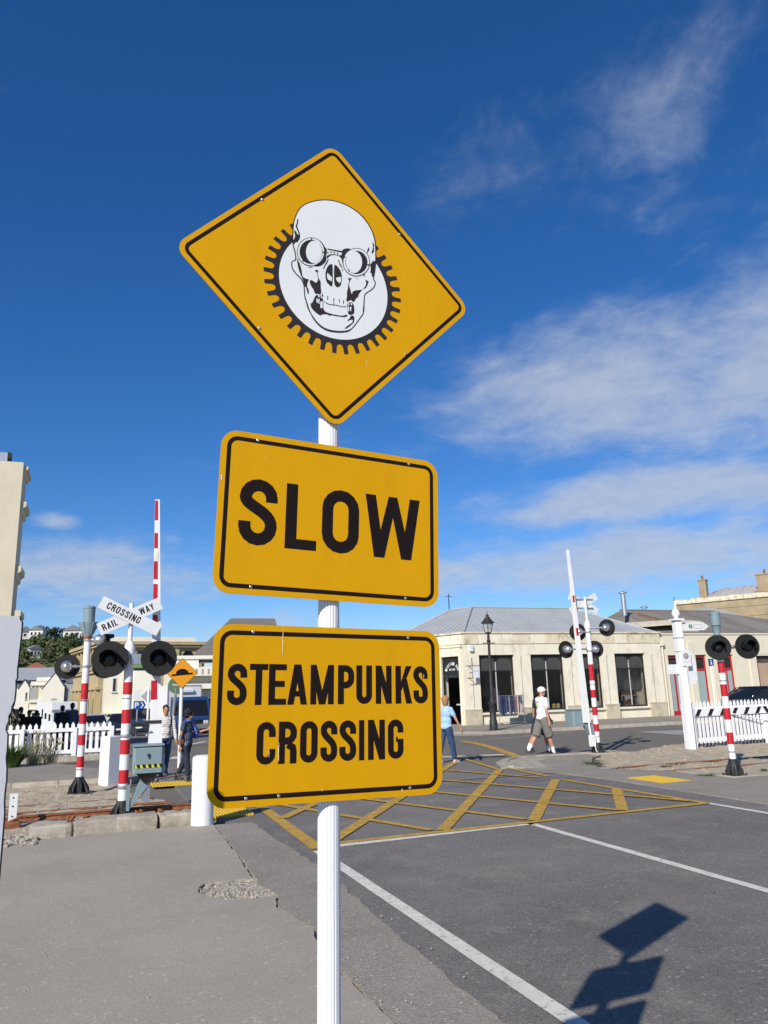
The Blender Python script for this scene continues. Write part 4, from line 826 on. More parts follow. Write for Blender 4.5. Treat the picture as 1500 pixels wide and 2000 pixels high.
MB().prism([rot2(q,math.pi/4) for q in rrect(.62,.62,.03)], .06, .075).build('sign_back', M_PLATEBACK, ds, loc=(0,0,2.35))
# street lamp
lp = thing('street_lamp', 'black cast iron street lamp with glass lantern before the cream shop', 'street lamp', (15.64,28.85,.05))
b = MB().lathe([(.20,-.02),(.20,.06),(.17,.09),(.165,.40),(.14,.44),(.13,1.05),(.15,1.08),(.15,1.12),(.10,1.17),(.075,1.3),(.055,3.3),(.05,3.52)], 16); b.build('column', M_IRON, lp, smooth=True)
b = MB().lathe([(.05,3.5),(.085,3.54),(.06,3.60),(.09,3.66),(.05,3.74),(.06,3.80),(.045,3.95)], 14); b.build('neck', M_IRON, lp, smooth=True)
b = MB().cyl((-.24,0,3.57),(.24,0,3.57),.016,.016,8); b.ball((-.25,0,3.57),.03); b.ball((.25,0,3.57),.03); b.build('ladder_bar', M_IRON, lp)
M_LGLASS = glassmat('lantern_glass', (.55,.55,.52), .2, .55)
ln = MB().lathe([(.05,3.96),(.15,3.99),(.155,4.02)], 6).build('lantern_base', M_IRON, lp)
MB().lathe([(.142,4.02),(.235,4.40)], 6).build('lantern_glass', M_LGLASS, ln)
b = MB()
for k in range(6): a = k*math.pi/3; b.cyl((.15*math.cos(a),.15*math.sin(a),4.02),(.245*math.cos(a),.245*math.sin(a),4.41),.012,.012,6)
b.build('lantern_frame', M_IRON, ln)
MB().lathe([(.29,4.40),(.29,4.425),(.20,4.50),(.11,4.62),(.10,4.66),(.06,4.68),(.07,4.73),(.025,4.77),(.012,4.90)], 12).build('lantern_roof', M_IRON, ln, smooth=True)
# near white board at the left edge of the view, with a chipped edge
M_BOARD = mat('weathered_white_board', (.80,.80,.80), .6, .05, 4, .03, 30, col2=(.42,.42,.42), c2scale=8, c2amt=.5, c2lo=.6, c2hi=.7)
nb = thing('notice_board', 'weathered white board with a chipped dark edge at the left of the view', 'board', (-.12,1.50,0), rad(24))
ed = [(-.006,1.945),(-.002,1.935),(-.002,1.90),(-.003,1.87),(-.003,1.84),(-.005,1.835),(-.004,1.81),(-.008,1.79),(-.012,1.775),(-.014,1.76),(-.011,1.745),(-.010,1.72),(-.008,1.69),(-.008,1.65),(-.006,1.62),(-.006,1.55),(-.006,1.45),(-.004,1.30),(-.006,1.1),(0,.95)]
ed = [ed[0]]+[q for i in range(len(ed)-1) for q in ((ed[i][0]+random.uniform(-.0012,.0012),ed[i][1]*.5+ed[i+1][1]*.5),ed[i+1])]
MB().prism([(-.50,.95)]+[(-.50,1.952)]+ed, -.008, .008).build('panel', M_BOARD, nb)
b = MB()
for (x0,z0),(x1,z1) in zip(ed, ed[1:]): b.hexa([(x0-.001,-.0083,z0),(x0+.0018,-.0083,z0),(x0+.0018,.0083,z0),(x0-.001,.0083,z0)],[(x1-.001,-.0083,z1),(x1+.0018,-.0083,z1),(x1+.0018,.0083,z1),(x1-.001,.0083,z1)])
b.build('chipped_edge', M_IRON, nb)
MB().bbox(-.32,-.25,.012,.08,0,1.93,.006).build('post', M_WFENCE, nb)

# conduits up the masts
for r_, rr_, zt in ((s1,.072,2.3),(s2,.068,2.9),(s3,.068,2.6),(s4,.062,2.3)):
    b = MB(); a = rad(75); x, y = math.cos(a)*(rr_+.012), math.sin(a)*(rr_+.012); b.tube([(x*2.2,y*2.2,.03),(x*1.5,y*1.5,.25),(x,y,.45),(x,y,zt)], .009, 6)
    b.build('conduit', M_STEEL, r_)
    for z in (.46,1.8): MB().lathe([(rr_+.004,z-.012),(rr_+.004,z+.012)],18).build('strap', M_STEEL, r_)
# ------------------------------------------------------------------ corner shop
M_CREAM = mat('cream_plaster', (.75,.70,.56), .9, .08, 1.4, .35, 25, col2=(.42,.37,.28), c2scale=2.1, c2amt=.75, c2lo=.51, c2hi=.72, stretch=(1,1,.45))
M_CREAM2 = mat('cream_paint', (.68,.63,.49), .85, .05, .9, .15, 20, col2=(.45,.41,.30), c2scale=.9, c2amt=.4, c2lo=.55, c2hi=.7)
M_STAIN = mat('stained_stone', (.66,.59,.43), .95, .10, 2.5, .4, 18, col2=(.25,.225,.17), c2scale=2.2, c2amt=.75, c2lo=.50, c2hi=.68)
M_PLINTH = mat('stone_plinth', (.56,.50,.37), .95, .12, 2, .4, 22, col2=(.26,.23,.17), c2scale=2.0, c2amt=.7, c2lo=.45, c2hi=.65)
M_ROOFG = mat('grey_metal_roof', (.36,.38,.39), .55, .04, .6, col2=(.28,.30,.31), c2scale=.5, c2amt=.5)
M_ROOFB = mat('weathered_brown_roof', (.22,.20,.17), .8, .12, .7, col2=(.14,.12,.10), c2scale=.6, c2amt=.6, stretch=(1,.2,1))
M_WFRAME = mat('dark_window_frame', (.018,.018,.017), .5, .1)
M_WBAR = mat('pale_glazing_bar', (.50,.50,.47), .5, .08)
M_GLASS = glassmat('shop_glass', (.016,.017,.018), .03, .28)
M_GLASS2 = glassmat('dusty_glass', (.075,.075,.072), .15, .7)
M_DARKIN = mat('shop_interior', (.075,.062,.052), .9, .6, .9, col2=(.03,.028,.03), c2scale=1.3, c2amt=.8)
M_REDF = mat('red_frame', (.42,.022,.028), .5, .1); M_FROST = mat('frosted_pane', (.30,.38,.38), .35, .06, 2)
def part(root, name, m, *boxes, smooth=False):
    b = MB()
    for q in boxes: b.box(*q)
    return b.build(name, m, root, smooth=smooth)
sh = thing('corner_shop', 'cream plastered single storey corner shop with tall dark windows and grey hipped roof', 'building', (16.8,33.6,.02))
WX = [(.83,2.78),(3.72,5.66),(6.73,8.0+.0),(8.78,10.72)]; WX[2] = (6.70,7.95)
WX[2] = (6.72,7.92)
D, HT = 10.5, 4.35
piers = []; x = 0
segs = []; px_ = 0.0
for a, c in WX: segs.append((px_, a)); px_ = c
segs.append((px_, 11.8))
for a, c in segs: part(sh, 'wall_pier', M_CREAM, (a, c, 0, .45, .0, 3.32))
for a, c in WX: part(sh, 'sill_wall', M_CREAM, (a-.001+.002, c-.002, .06, .42, .0, .50)); 
part(sh, 'frieze_wall', M_CREAM, (0, 11.8, .001, .45, 3.322, HT))
PHI = rad(20); DS = 5.4      # the left front turns back at an angle
def side(o): o.rotation_euler = (0,0,PHI); return o
side(part(sh, 'side_wall', M_CREAM, (.0,.45,1.56,DS,.0,HT-.004))); side(part(sh, 'side_wall', M_CREAM, (.0,.45,.20,.36,0,3.30))); side(part(sh, 'side_wall', M_CREAM, (.0,.45,.20,1.558,3.302,HT-.004)))
part(sh, 'rear_wall', M_CREAM, (11.4,11.8,.452,D,0,HT)); part(sh, 'rear_wall', M_CREAM, (-1.2,11.398,D-.4,D,0,HT))
# stained parapet band of separate stones, and a thin coping with a broken edge
x = .0; k = 0
while x < 11.75:
    w = random.uniform(.55,1.1); c = min(x+w, 11.8); z0 = 3.86+random.uniform(-.01,.01)
    b = MB(); b.bbox(x+.006, c-.006, -.03-random.uniform(0,.012), .02, z0, 4.36, .012); b.build('parapet_stone', random.choice([M_STAIN,M_STAIN,M_CREAM]), sh); x = c
y = .06
while y < DS-.05:
    c = min(y+random.uniform(.6,1.1), DS); b = MB(); b.bbox(-.03, .02, y+.006, c-.006, 3.86, 4.355, .01); side(b.build('parapet_stone', random.choice([M_CREAM,M_CREAM,M_STAIN]), sh)); y = c
x = -.07
while x < 11.8:
    c = min(x+random.uniform(.9,1.6), 11.87); part(sh, 'coping_stone', M_STAIN, (x+.004, c-.004, -.09, .48, 4.362, 4.44+random.uniform(-.008,.012))); x = c
y = .03
while y < DS:
    c = min(y+random.uniform(.9,1.6), DS); side(part(sh, 'coping_stone', M_STAIN, (-.09, .48, y+.004, c-.004, 4.358, 4.45+random.uniform(-.004,.006)))); y = c
for a, c in WX:
    part(sh, 'sill', M_CREAM, (a-.06, c+.06, -.07, .30, .505, .60))
    f = MB(); y0, y1 = .16, .23
    for q in ((a,a+.07),(c-.07,c)): f.box(q[0],q[1],y0,y1,.601,3.32)
    f.box(a+.07,c-.07,y0,y1,.601,.68); f.box(a+.07,c-.07,y0,y1,3.24,3.32); f = f.build('window', M_WFRAME, sh); m_ = (a+c)/2
    tr = 2.55; fr = [(a+.07,m_-.025),(m_+.025,c-.07)]
    b = MB(); b.box(m_-.022,m_+.022,y0+.01,y1-.01,.682,tr-.03); b.box(m_-.022,m_+.022,y0+.01,y1-.01,tr+.03,3.0); b.build('mullion', M_WBAR, f)
    part(f, 'transom', M_WFRAME, (a+.07,c-.07,y0+.005,y1-.005,tr-.03,tr+.03))
    for q in fr:
        part(f, 'pane', M_GLASS, (q[0],q[1],y0+.03,y0+.036,.682,tr-.032)); 
        n = 9; xa, xb = q; r_ = (xb-xa)/2; cz = 3.22-min(.36,r_)
        poly = [(xa,tr+.032)]+[(xb,tr+.032)]+[((xa+xb)/2+r_*math.cos(rad(t_)), cz+min(.36,r_)*math.sin(rad(t_))) for t_ in range(0,181,20)]
        MB().prism(poly, y0+.03, y0+.036).build('pane', M_GLASS2, f)
        head = [(xa,3.238)]+[((xa+xb)/2-r_*math.cos(rad(t_)), cz+min(.36,r_)*math.sin(rad(t_))) for t_ in range(0,181,20)]+[(xb,3.238)]
        MB().prism(head, y0+.015, y0+.05).build('arched_head', M_WFRAME, f)
for a, c in segs:
    w = c-a
    if w < .5: continue
    part(sh, 'plinth', M_PLINTH, (a+.02 if a else -.05, c-.02, -.085, -.001, -.02, .72)); part(sh, 'plinth_cap', M_PLINTH, (a+.0 if a else -.07, c-.0, -.10, -.002, .722, .78))
    if a: part(sh, 'groove', M_WFRAME, (a+w*.40,a+w*.40+.018,-.003,.0,.79,3.2)); part(sh, 'groove_head', M_STAIN, (a+w*.40-.03,a+w*.40+.05,-.02,-.0035,3.2,3.27))
part(sh, 'groove', M_WFRAME, (.44,.458,-.003,.0,.79,3.2))
side(part(sh, 'string_course', M_STAIN, (-.035,.0,.08,DS,3.72,3.76)))
# angled doorway with fanlight lettering
dr = MB(); dr.box(.10,.18,.36,.42,0,3.30); dr.box(.10,.18,1.50,1.558,0,3.30); dr.box(.10,.18,.42,1.50,3.22,3.30); dr.box(.10,.18,.42,1.50,2.36,2.46); dr = side(dr.build('doorway', M_WFRAME, sh))
fan = MB().prism([(.42,2.46),(1.50,2.46),(1.50,3.22),(.42,3.22)], .13, .14, 'x').build('fanlight', M_WFRAME, dr)
part(dr, 'transom_panel', M_IRON, (.09,.099,.36,1.558,2.28,2.42))
M_LETW = mat('sign_lettering', (.72,.74,.70), .6, .05)
b = MB(); cy0, cz0, R0 = .93, 2.53, .36
word = 'WILLIAM BEE'; n = len(word)
for i, ch in enumerate(word):
    if ch == ' ': continue
    a = rad(162-144*i/(n-1)); hh = .15; w = CW.get(ch,.48)*hh*.95
    def fn(x, z, d, a=a, w=w):
        lx, lz = x-w/2, z+R0; yy = cy0-(lz*math.cos(a)+lx*math.sin(a)); zz_ = cz0+lz*math.sin(a)-lx*math.cos(a); return (.128-d, yy, zz_)
    write(b, ch, 0, w, 0, hh, .038, fn)
b.build('lettering', M_LETW, fan, fix=False)
b = MB(); tw = width_of('EST. 1867', .10, .10, .42, .95); line_of(b, 'EST. 1867', 0, 2.63, .10, lambda x_, z, d: (.128-d, cy0+tw/2-x_, z), .2, .10, .42, .95); b.build('lettering', M_LETW, fan, fix=False)
side(part(sh, 'counter', M_WBAR, (.9,1.3,.6,1.5,.95,1.02))); side(part(sh, 'door_step', M_CONC, (-.05,.45,.36,1.558,-.03,.06)))
side(part(sh, 'plinth', M_PLINTH, (-.08,-.001,1.7,2.5,-.02,.72)))
# inside of the shop, seen through the panes
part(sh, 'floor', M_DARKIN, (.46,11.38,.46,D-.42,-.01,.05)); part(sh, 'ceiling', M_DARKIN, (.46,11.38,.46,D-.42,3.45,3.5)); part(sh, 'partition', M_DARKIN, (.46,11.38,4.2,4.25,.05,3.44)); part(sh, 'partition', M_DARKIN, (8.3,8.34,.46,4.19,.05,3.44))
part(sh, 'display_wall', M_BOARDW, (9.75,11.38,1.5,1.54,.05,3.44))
# hipped roof over two wings
a = 3.2; zr = 5.98; ze = 4.40; e = .12
ud = Vector((-math.sin(PHI), math.cos(PHI))); nd_ = Vector((math.cos(PHI), math.sin(PHI))); bis = (math.pi/2+PHI)/2
def PL(l, d, z): return (ud.x*l+nd_.x*d, ud.y*l+nd_.y*d, z)      # along the angled front, inward from it
rf = MB(); ax = a/math.tan(bis)
A0,B0,C0,D0 = (e,e,ze),(11.7,e,ze),(11.7,2*a,ze),PL(DS,e,ze)
ap = (ax,a,zr); r1_ = (11.8-a,a,zr); r2_ = (ax+ud.x*1.7, a+ud.y*1.7, zr); inn = (2*ax+.6,2*a,ze); D1 = PL(DS,2*a,ze)
rf.add([A0,B0,r1_,ap],[(0,1,2,3)]); rf.add([A0,ap,r2_,D0],[(0,1,2,3)]); rf.add([B0,C0,r1_],[(0,1,2)]); rf.add([C0,inn,ap,r1_],[(0,1,2,3)]); rf.add([inn,D1,r2_,ap],[(0,1,2,3)]); rf.add([D1,D0,r2_],[(0,1,2)])
rf = rf.build('roof', M_ROOFG, sh, fix=False)
b = MB()
for p_, q_ in ((A0,ap),(ap,r1_),(ap,r2_),(B0,r1_),(D0,r2_)): b.cyl(Vector(p_)+Vector((0,0,.03)),Vector(q_)+Vector((0,0,.03)),.06,.06,6)
b.build('ridge_cap', M_ROOFG, rf)
b = MB()
for i in range(1,30):
    x = e+(11.6)*i/30; t_ = min(1, min(x/a, (11.8-x)/a)); b.cyl((x,e,ze+.012),(x,e+(a-e)*t_,ze+.012+(zr-ze)*t_),.014,.014,4)
for i in range(1,13):
    l = DS*i/13; t0 = min(1, l/(ud.dot(Vector((ax,a)))), (DS-l)/max(.1, DS-ud.dot(Vector((r2_[0],r2_[1]))))); dd = nd_.dot(Vector((ax,a)))
    p0, p1 = PL(l, e, ze+.012), PL(l, e+(dd-e)*t0, ze+.012+(zr-ze)*t0); b.cyl(p0, p1, .014, .014, 4)
stuff(b.build('roof_seam', M_ROOFG, rf))
mx, my = r2_[0], r2_[1]; MB().cyl((mx,my,zr-.1),(mx,my,zr+.95),.03,.025,6).build('aerial_mast', M_WFRAME, rf); b = MB().cyl((mx-.22,my,zr+.80),(mx+.22,my,zr+.80),.014,.014,5); b.build('aerial', M_WFRAME, rf)
al = MB().bbox(.30,.50,-.12,-.002,3.5,3.8,.01).build('alarm_box', M_BOARDW, sh)
hb = thing('hanging_sign', 'small white hanging sign on dark brackets at the shop corner', 'shop sign', (16.8,33.6,0))
MB().box(.27,.63,-.362,-.338,2.26,2.80).build('panel', M_BOARDW, hb)
b = MB().cyl((-.08,-.35,2.82),(.64,-.35,2.82),.018,.018,6); b.cyl((-.06,-.35,2.25),(.27,-.35,2.25),.018,.018,6); b.cyl((.25,-.35,2.25),(.25,-.35,2.82),.012,.012,6); b.cyl((.25,-.35,2.82),(.25,.0,2.82),.018,.018,6); b.cyl((.25,-.35,2.25),(.25,.0,2.25),.018,.018,6); b.cyl((.42,-.02,2.82),(.42,-.02,3.2),.015,.015,6); b.build('bracket', M_WFRAME, hb)
for xx in (.30,.38,.46,.54): front(MB().add([(xx,-.364,2.52),(xx+.045,-.364,2.52),(xx+.045,-.364,2.60),(xx,-.364,2.60)],[(0,1,2,3)]).build('faint_print', M_GREYP, hb, fix=False))
# goods seen in the windows
M_CLOTH = [mat('cloth_navy',(.022,.032,.075),.9,.3,9), mat('cloth_denim',(.05,.075,.14),.9,.3,9), mat('cloth_grey',(.17,.18,.21),.9,.2,9), mat('cloth_black',(.014,.014,.017),.9,.3,9), mat('cloth_plum',(.13,.09,.11),.9,.2,9), mat('cloth_beige',(.42,.34,.30),.9,.15,9), mat('cloth_white',(.6,.6,.6),.9,.1,9)]
def garment(m, w, h, t_):
    b = MB(); P_ = [(-.05,0),(-.16,-.07),(-w,-.16),(-w*.95,-h),(w*.95,-h),(w,-.16),(.16,-.07),(.05,0)]; n = len(P_)
    for k, s_ in ((0,-1),(1,1)):
        for x_, z_ in P_: b.v.append((x_*(1+.05*random.uniform(-1,1)), s_*t_*(1+.6*abs(z_)+.2*random.uniform(-1,1)), z_))
    for i in range(n): b.f.append((i,(i+1)%n,n+(i+1)%n,n+i))
    b.f += [tuple(range(n)), tuple(range(2*n-1,n-1,-1))]
    return b
rk = thing('clothes_rack', 'chrome clothes rack on wheels before the first shop window', 'clothes rack', (17.92,32.45,.07))
b = MB().cyl((0,0,1.32),(1.35,0,1.32),.016,.016,8)
for xx in (0.0,1.35): b.cyl((xx,0,.06),(xx,0,1.32),.014,.014,8); b.cyl((xx,-.25,.08),(xx,.25,.08),.014,.014,8)
b.cyl((0,0,.10),(1.35,0,.10),.012,.012,8); b.build('frame', M_STEEL, rk)
for xx in (0,1.35):
    for yy in (-.25,.25): MB().cyl((xx-.015,yy,.03),(xx+.015,yy,.03),.03,.03,10).build('castor', M_BLACK, rk)
cols = [1,0,0,1,0,2,0,0,4,4,5,5,6]
names = ['denim blue','navy','dark navy','blue','navy','pale grey','navy','dark navy','plum','plum','beige','beige','white']
ords = ['first','second','third','fourth','fifth','sixth','seventh','eighth','ninth','tenth','eleventh','twelfth','last']
for i, c in enumerate(cols):
    o = garment(None, .24, .80+random.uniform(-.12,.12), .028).build('hanging_garment', M_CLOTH[c], loc=(18.02+i*.095,32.45,1.36), rot=(0,0,rad(62+random.uniform(-8,8))))
    tag(o, f'{names[i]} garment on the clothes rack, {ords[i]} from the left', 'clothing', 'clothes on the rack')
o = garment(None,.22,.9,.1).build('displayed_dress', M_CLOTH[3], loc=(18.2,34.25,1.75)); tag(o, 'dark dress displayed inside the first shop window', 'clothing')
o = garment(None,.25,.7,.1).build('displayed_dress', M_CLOTH[4], loc=(18.75,34.3,1.75)); tag(o, 'plum top displayed inside the first shop window', 'clothing')
for i, (x, c, lb) in enumerate(((21.9,(.55,.45,.10),'yellow tin in the second shop window'),(22.15,(.60,.5,.2),'cream tin in the second shop window'),(22.55,(.02,.35,.50),'turquoise bottle in the second shop window'))):
    o = MB().lathe([(.09,0),(.10,.02),(.10,.20+.12*(i==2)),(.05,.26+.16*(i==2))],14,(x,33.95,.66)); o = o.build('shop_jar', mat('jar%d'%i,c,.4,.05)); tag(o, lb, 'jar', 'goods in the second window')
o = MB().bbox(24.35,24.62,33.9,34.1,.66,.95,.01).build('shop_box', M_BOARDW); tag(o, 'white box in the narrow third shop window', 'box')
sf = thing('display_shelf', 'white display shelf with goods inside the last shop window', 'shelf', (26.3,34.3,.1))
part(sf, 'frame', M_WBAR, (0,1.1,.0,.4,1.05,1.10),(0,1.1,.0,.4,.55,.60),(0,.05,0,.4,0,1.05),(1.05,1.1,0,.4,0,1.05))
M_GOODS = mat('brown_goods', (.22,.12,.06), .8, .4, 8)
for z in (.61,1.11):
    for k in range(5): MB().bbox(.10+k*.19,.24+k*.19,.05,.3,z,z+random.uniform(.14,.26),.01).build('goods', M_GOODS, sf)
o = MB().bbox(25.75,26.2,34.0,34.3,.4,.95,.02).build('dark_crate', mat('teal_dark',(.01,.035,.05),.6,.1)); tag(o, 'dark teal box inside the last shop window', 'box')
# ------------------------------------------------------------------ low building with red doors
nb2 = thing('red_door_building', 'low cream building with red framed doors and weathered brown roof', 'building', (28.62,33.72,.02))
ops = [(.52,1.80,0.02,3.16),(2.40,3.15,0.02,3.16),(4.15,5.05,.25,3.14),(6.75,8.6,.1,3.12)]
px_ = 0.0
for a_, c_, z0, z1 in ops: part(nb2, 'wall_pier', M_CREAM2, (px_,a_,0,.4,0,3.2)); px_ = c_
part(nb2, 'wall_pier', M_CREAM2, (px_,16,0,.4,0,3.2)); part(nb2, 'frieze_wall', M_CREAM2, (0,16,.001,.4,3.202,4.30)); part(nb2, 'coping', M_CREAM2, (-.02,16,-.05,.44,4.302,4.38))
part(nb2, 'side_wall', M_CREAM2, (0,.4,.402,10,0,4.3)); part(nb2, 'back_wall', M_CREAM2, (.402,16,9.6,10,0,4.3))
for x in (1.92,3.5,6.2): part(nb2, 'pilaster', M_CREAM2, (x,x+.35,-.06,-.001,0,3.9))
b = MB().cyl((.12,-.10,0),(.12,-.10,3.7),.05,.05,8); b.bbox(.0,.24,-.2,-.002,3.7,3.95,.02); b.build('downpipe', M_CREAM2, nb2)
for i, (a_, c_, z0, z1) in enumerate(ops[:3]):
    b = MB(); b.box(a_,a_+.10,.12,.20,z0,z1); b.box(c_-.10,c_,.12,.20,z0,z1); b.box(a_+.10,c_-.10,.12,.20,z1-.10,z1); b.box(a_+.10,c_-.10,.12,.20,2.35,2.47); b.box(a_+.10,c_-.10,.12,.20,z0,z0+.25)
    if i == 0: b.box(a_+.40,a_+.50,.12,.20,z0+.25,2.35)
    if i == 2: b.box(a_+.40,a_+.47,.12,.20,z0+.25,2.35)
    f = b.build('red_door' if i == 0 else 'red_window', M_REDF, nb2)
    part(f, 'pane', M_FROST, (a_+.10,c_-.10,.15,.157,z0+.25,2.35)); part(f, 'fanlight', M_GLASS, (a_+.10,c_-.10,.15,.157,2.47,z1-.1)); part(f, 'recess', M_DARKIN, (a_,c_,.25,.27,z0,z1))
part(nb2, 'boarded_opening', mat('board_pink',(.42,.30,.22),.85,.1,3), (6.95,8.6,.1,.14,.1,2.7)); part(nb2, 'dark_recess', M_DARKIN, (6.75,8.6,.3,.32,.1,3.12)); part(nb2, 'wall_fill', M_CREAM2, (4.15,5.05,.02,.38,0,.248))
ze, zr = 4.36, 6.15
rf = MB(); q = [(.05,.1,ze),(15.9,.1,ze),(15.9,9.9,ze),(.05,9.9,ze),(1.6,5,zr),(9.0,5,zr)]
rf.add(q,[(0,1,5,4),(1,2,5),(2,3,4,5),(3,0,4)]); rf = rf.build('roof', M_ROOFB, nb2)
MB().cyl((1.6,5,zr+.02),(9.0,5,zr+.02),.07,.07,6).build('ridge_cap', M_ROOFB, rf)
b = MB(); b.hexa([(2.0,4.0,5.78),(2.25,4.0,5.78),(3.4,1.6,4.93),(3.1,1.6,4.93)],[(2.0,4.0,5.86),(2.25,4.0,5.86),(3.4,1.6,5.01),(3.1,1.6,5.01)]); b.build('rust_flashing', mat('rust_flash',(.20,.09,.05),.85,.3,4), rf)
b = MB(); b.hexa([(-.6,.4,4.75),(3.5,.4,5.0),(3.5,2.2,5.3),(-.6,2.2,5.05)],[(-.6,.4,4.82),(3.5,.4,5.07),(3.5,2.2,5.37),(-.6,2.2,5.12)]); b.box(2.2,3.4,.6,2.0,4.4,4.95); b.build('lean_to_roof', M_STAIN, rf)
for x, y, h in ((.5,3.2,1.15),(3.6,5.2,.55)): 
    b = MB().cyl((x,y,zr-.5),(x,y,zr+h-.4),.14,.14,12); b.lathe([(.26,0),(.26,.05),(.05,.12)],12,(x,y,zr+h-.34)); b.build('flue', M_STEEL, rf)
# ------------------------------------------------------------------ old stone building behind with rusty roof
M_OLDST = mat('old_stone', (.34,.27,.17), .95, .2, .8, .5, 8, col2=(.20,.17,.12), c2scale=.5, c2amt=.6)
M_RROOF = mat('rusty_roof', (.42,.40,.38), .7, .1, 1, col2=(.30,.10,.05), c2scale=.45, c2amt=.9, c2lo=.50, c2hi=.58)
ob = thing('stone_warehouse', 'old brown stone building with chimneys and rusty roof behind the low roofs', 'building', (53.6,60,.0), rad(-60))
part(ob, 'wall', M_OLDST, (0,22,0,.6,0,9.2)); part(ob, 'wall', M_OLDST, (0,.6,.602,9,0,9.2)); part(ob, 'wall', M_OLDST, (21.4,22,.602,9,0,9.2)); part(ob, 'wall', M_OLDST, (.602,21.4,8.4,9,0,9.2))
x = -.1
while x < 22: c = min(x+random.uniform(.7,1.5),22.1); part(ob, 'coping_stone', M_STAIN, (x+.01,c-.01,-.15,.7,9.202,9.62+random.uniform(-.05,.05))); x = c
for z in (7.6,8.5): part(ob, 'stone_course', M_OLDST, (-.04,22.04,-.05,-.001,z,z+.12))
rf = MB().add([(1.4,.7,9.5),(21.5,.7,9.5),(21.5,4.4,11.0),(3.2,4.4,10.85),(21.5,8.4,9.5),(1.4,8.4,9.5)],[(0,1,2,3),(3,2,4,5),(5,0,3),(1,4,2)]).build('roof', M_RROOF, ob)
b = MB()
for k in range(30): x = 2.2+k*.66; t_ = min(1,(x-1.4)/1.8); b.cyl((x,.7,9.52),(x,.7+3.7*t_,9.52+1.4*t_),.02,.02,4)
stuff(b.build('roof_seam', M_RROOF, rf))
for x0, x1, z1 in ((1.8,2.5,11.5),(7.15,8.6,11.45)): ch = part(ob, 'chimney', M_OLDST, (x0,x1,1.7,2.4,9.3,z1)); part(ch, 'chimney_cap', M_OLDST, (x0-.06,x1+.06,1.64,2.46,z1,z1+.14)); MB().lathe([(.12,0),(.10,.35),(.13,.38)],10,((x0+x1)/2,2.05,z1+.14)).build('chimney_pot', M_RUST, ch)
bb = thing('grey_roof_shed', 'pale grey pitched roof seen behind the brown roof at right', 'building', (49,52,0))
part(bb, 'wall', M_CREAM2, (0,40,0,10,0,6.4)); MB().add([(-.3,-.3,6.4),(40.3,-.3,6.4),(40.3,5,8.6),(-.3+5,5,8.6),(40.3,10.3,6.4),(-.3,10.3,6.4)],[(0,1,2,3),(3,2,4,5),(5,0,3),(1,4,2)]).build('roof', M_ROOFG, bb)
wb = thing('white_roof_shed', 'white pitched roof rising behind the brown roof flues', 'building', (45,58,0))
part(wb, 'wall', M_CREAM2, (0,14,0,12,0,6.2)); MB().add([(-.3,-.3,6.2),(14.3,-.3,6.2),(12,4,8.7),(6.5,4,8.7),(14.3,12.3,6.2),(-.3,12.3,6.2)],[(0,1,2,3),(3,2,4,5),(5,0,3),(1,4,2)]).build('roof', mat('pale_roof',(.55,.56,.56),.6,.04), wb)

bs = pole_sign('access_sign', 'small blue sign on a white pole before the red doors', (29.45,31.0,.05), 2.75, .05, M_WHITE); MB().box(-.16,.16,-.03,-.015,2.50,2.85).build('panel', M_PBLUE, bs); b = MB().lathe([(.04,0),(.04,.002)],12,(0,-.031,2.76),(0,-1,0)); b.build('symbol', M_SWHT, bs); front(MB().add([(-.05,-.032,2.56),(.07,-.032,2.56),(.03,-.032,2.71),(-.03,-.032,2.71)],[(0,1,2,3)]).build('symbol', M_SWHT, bs, fix=False))
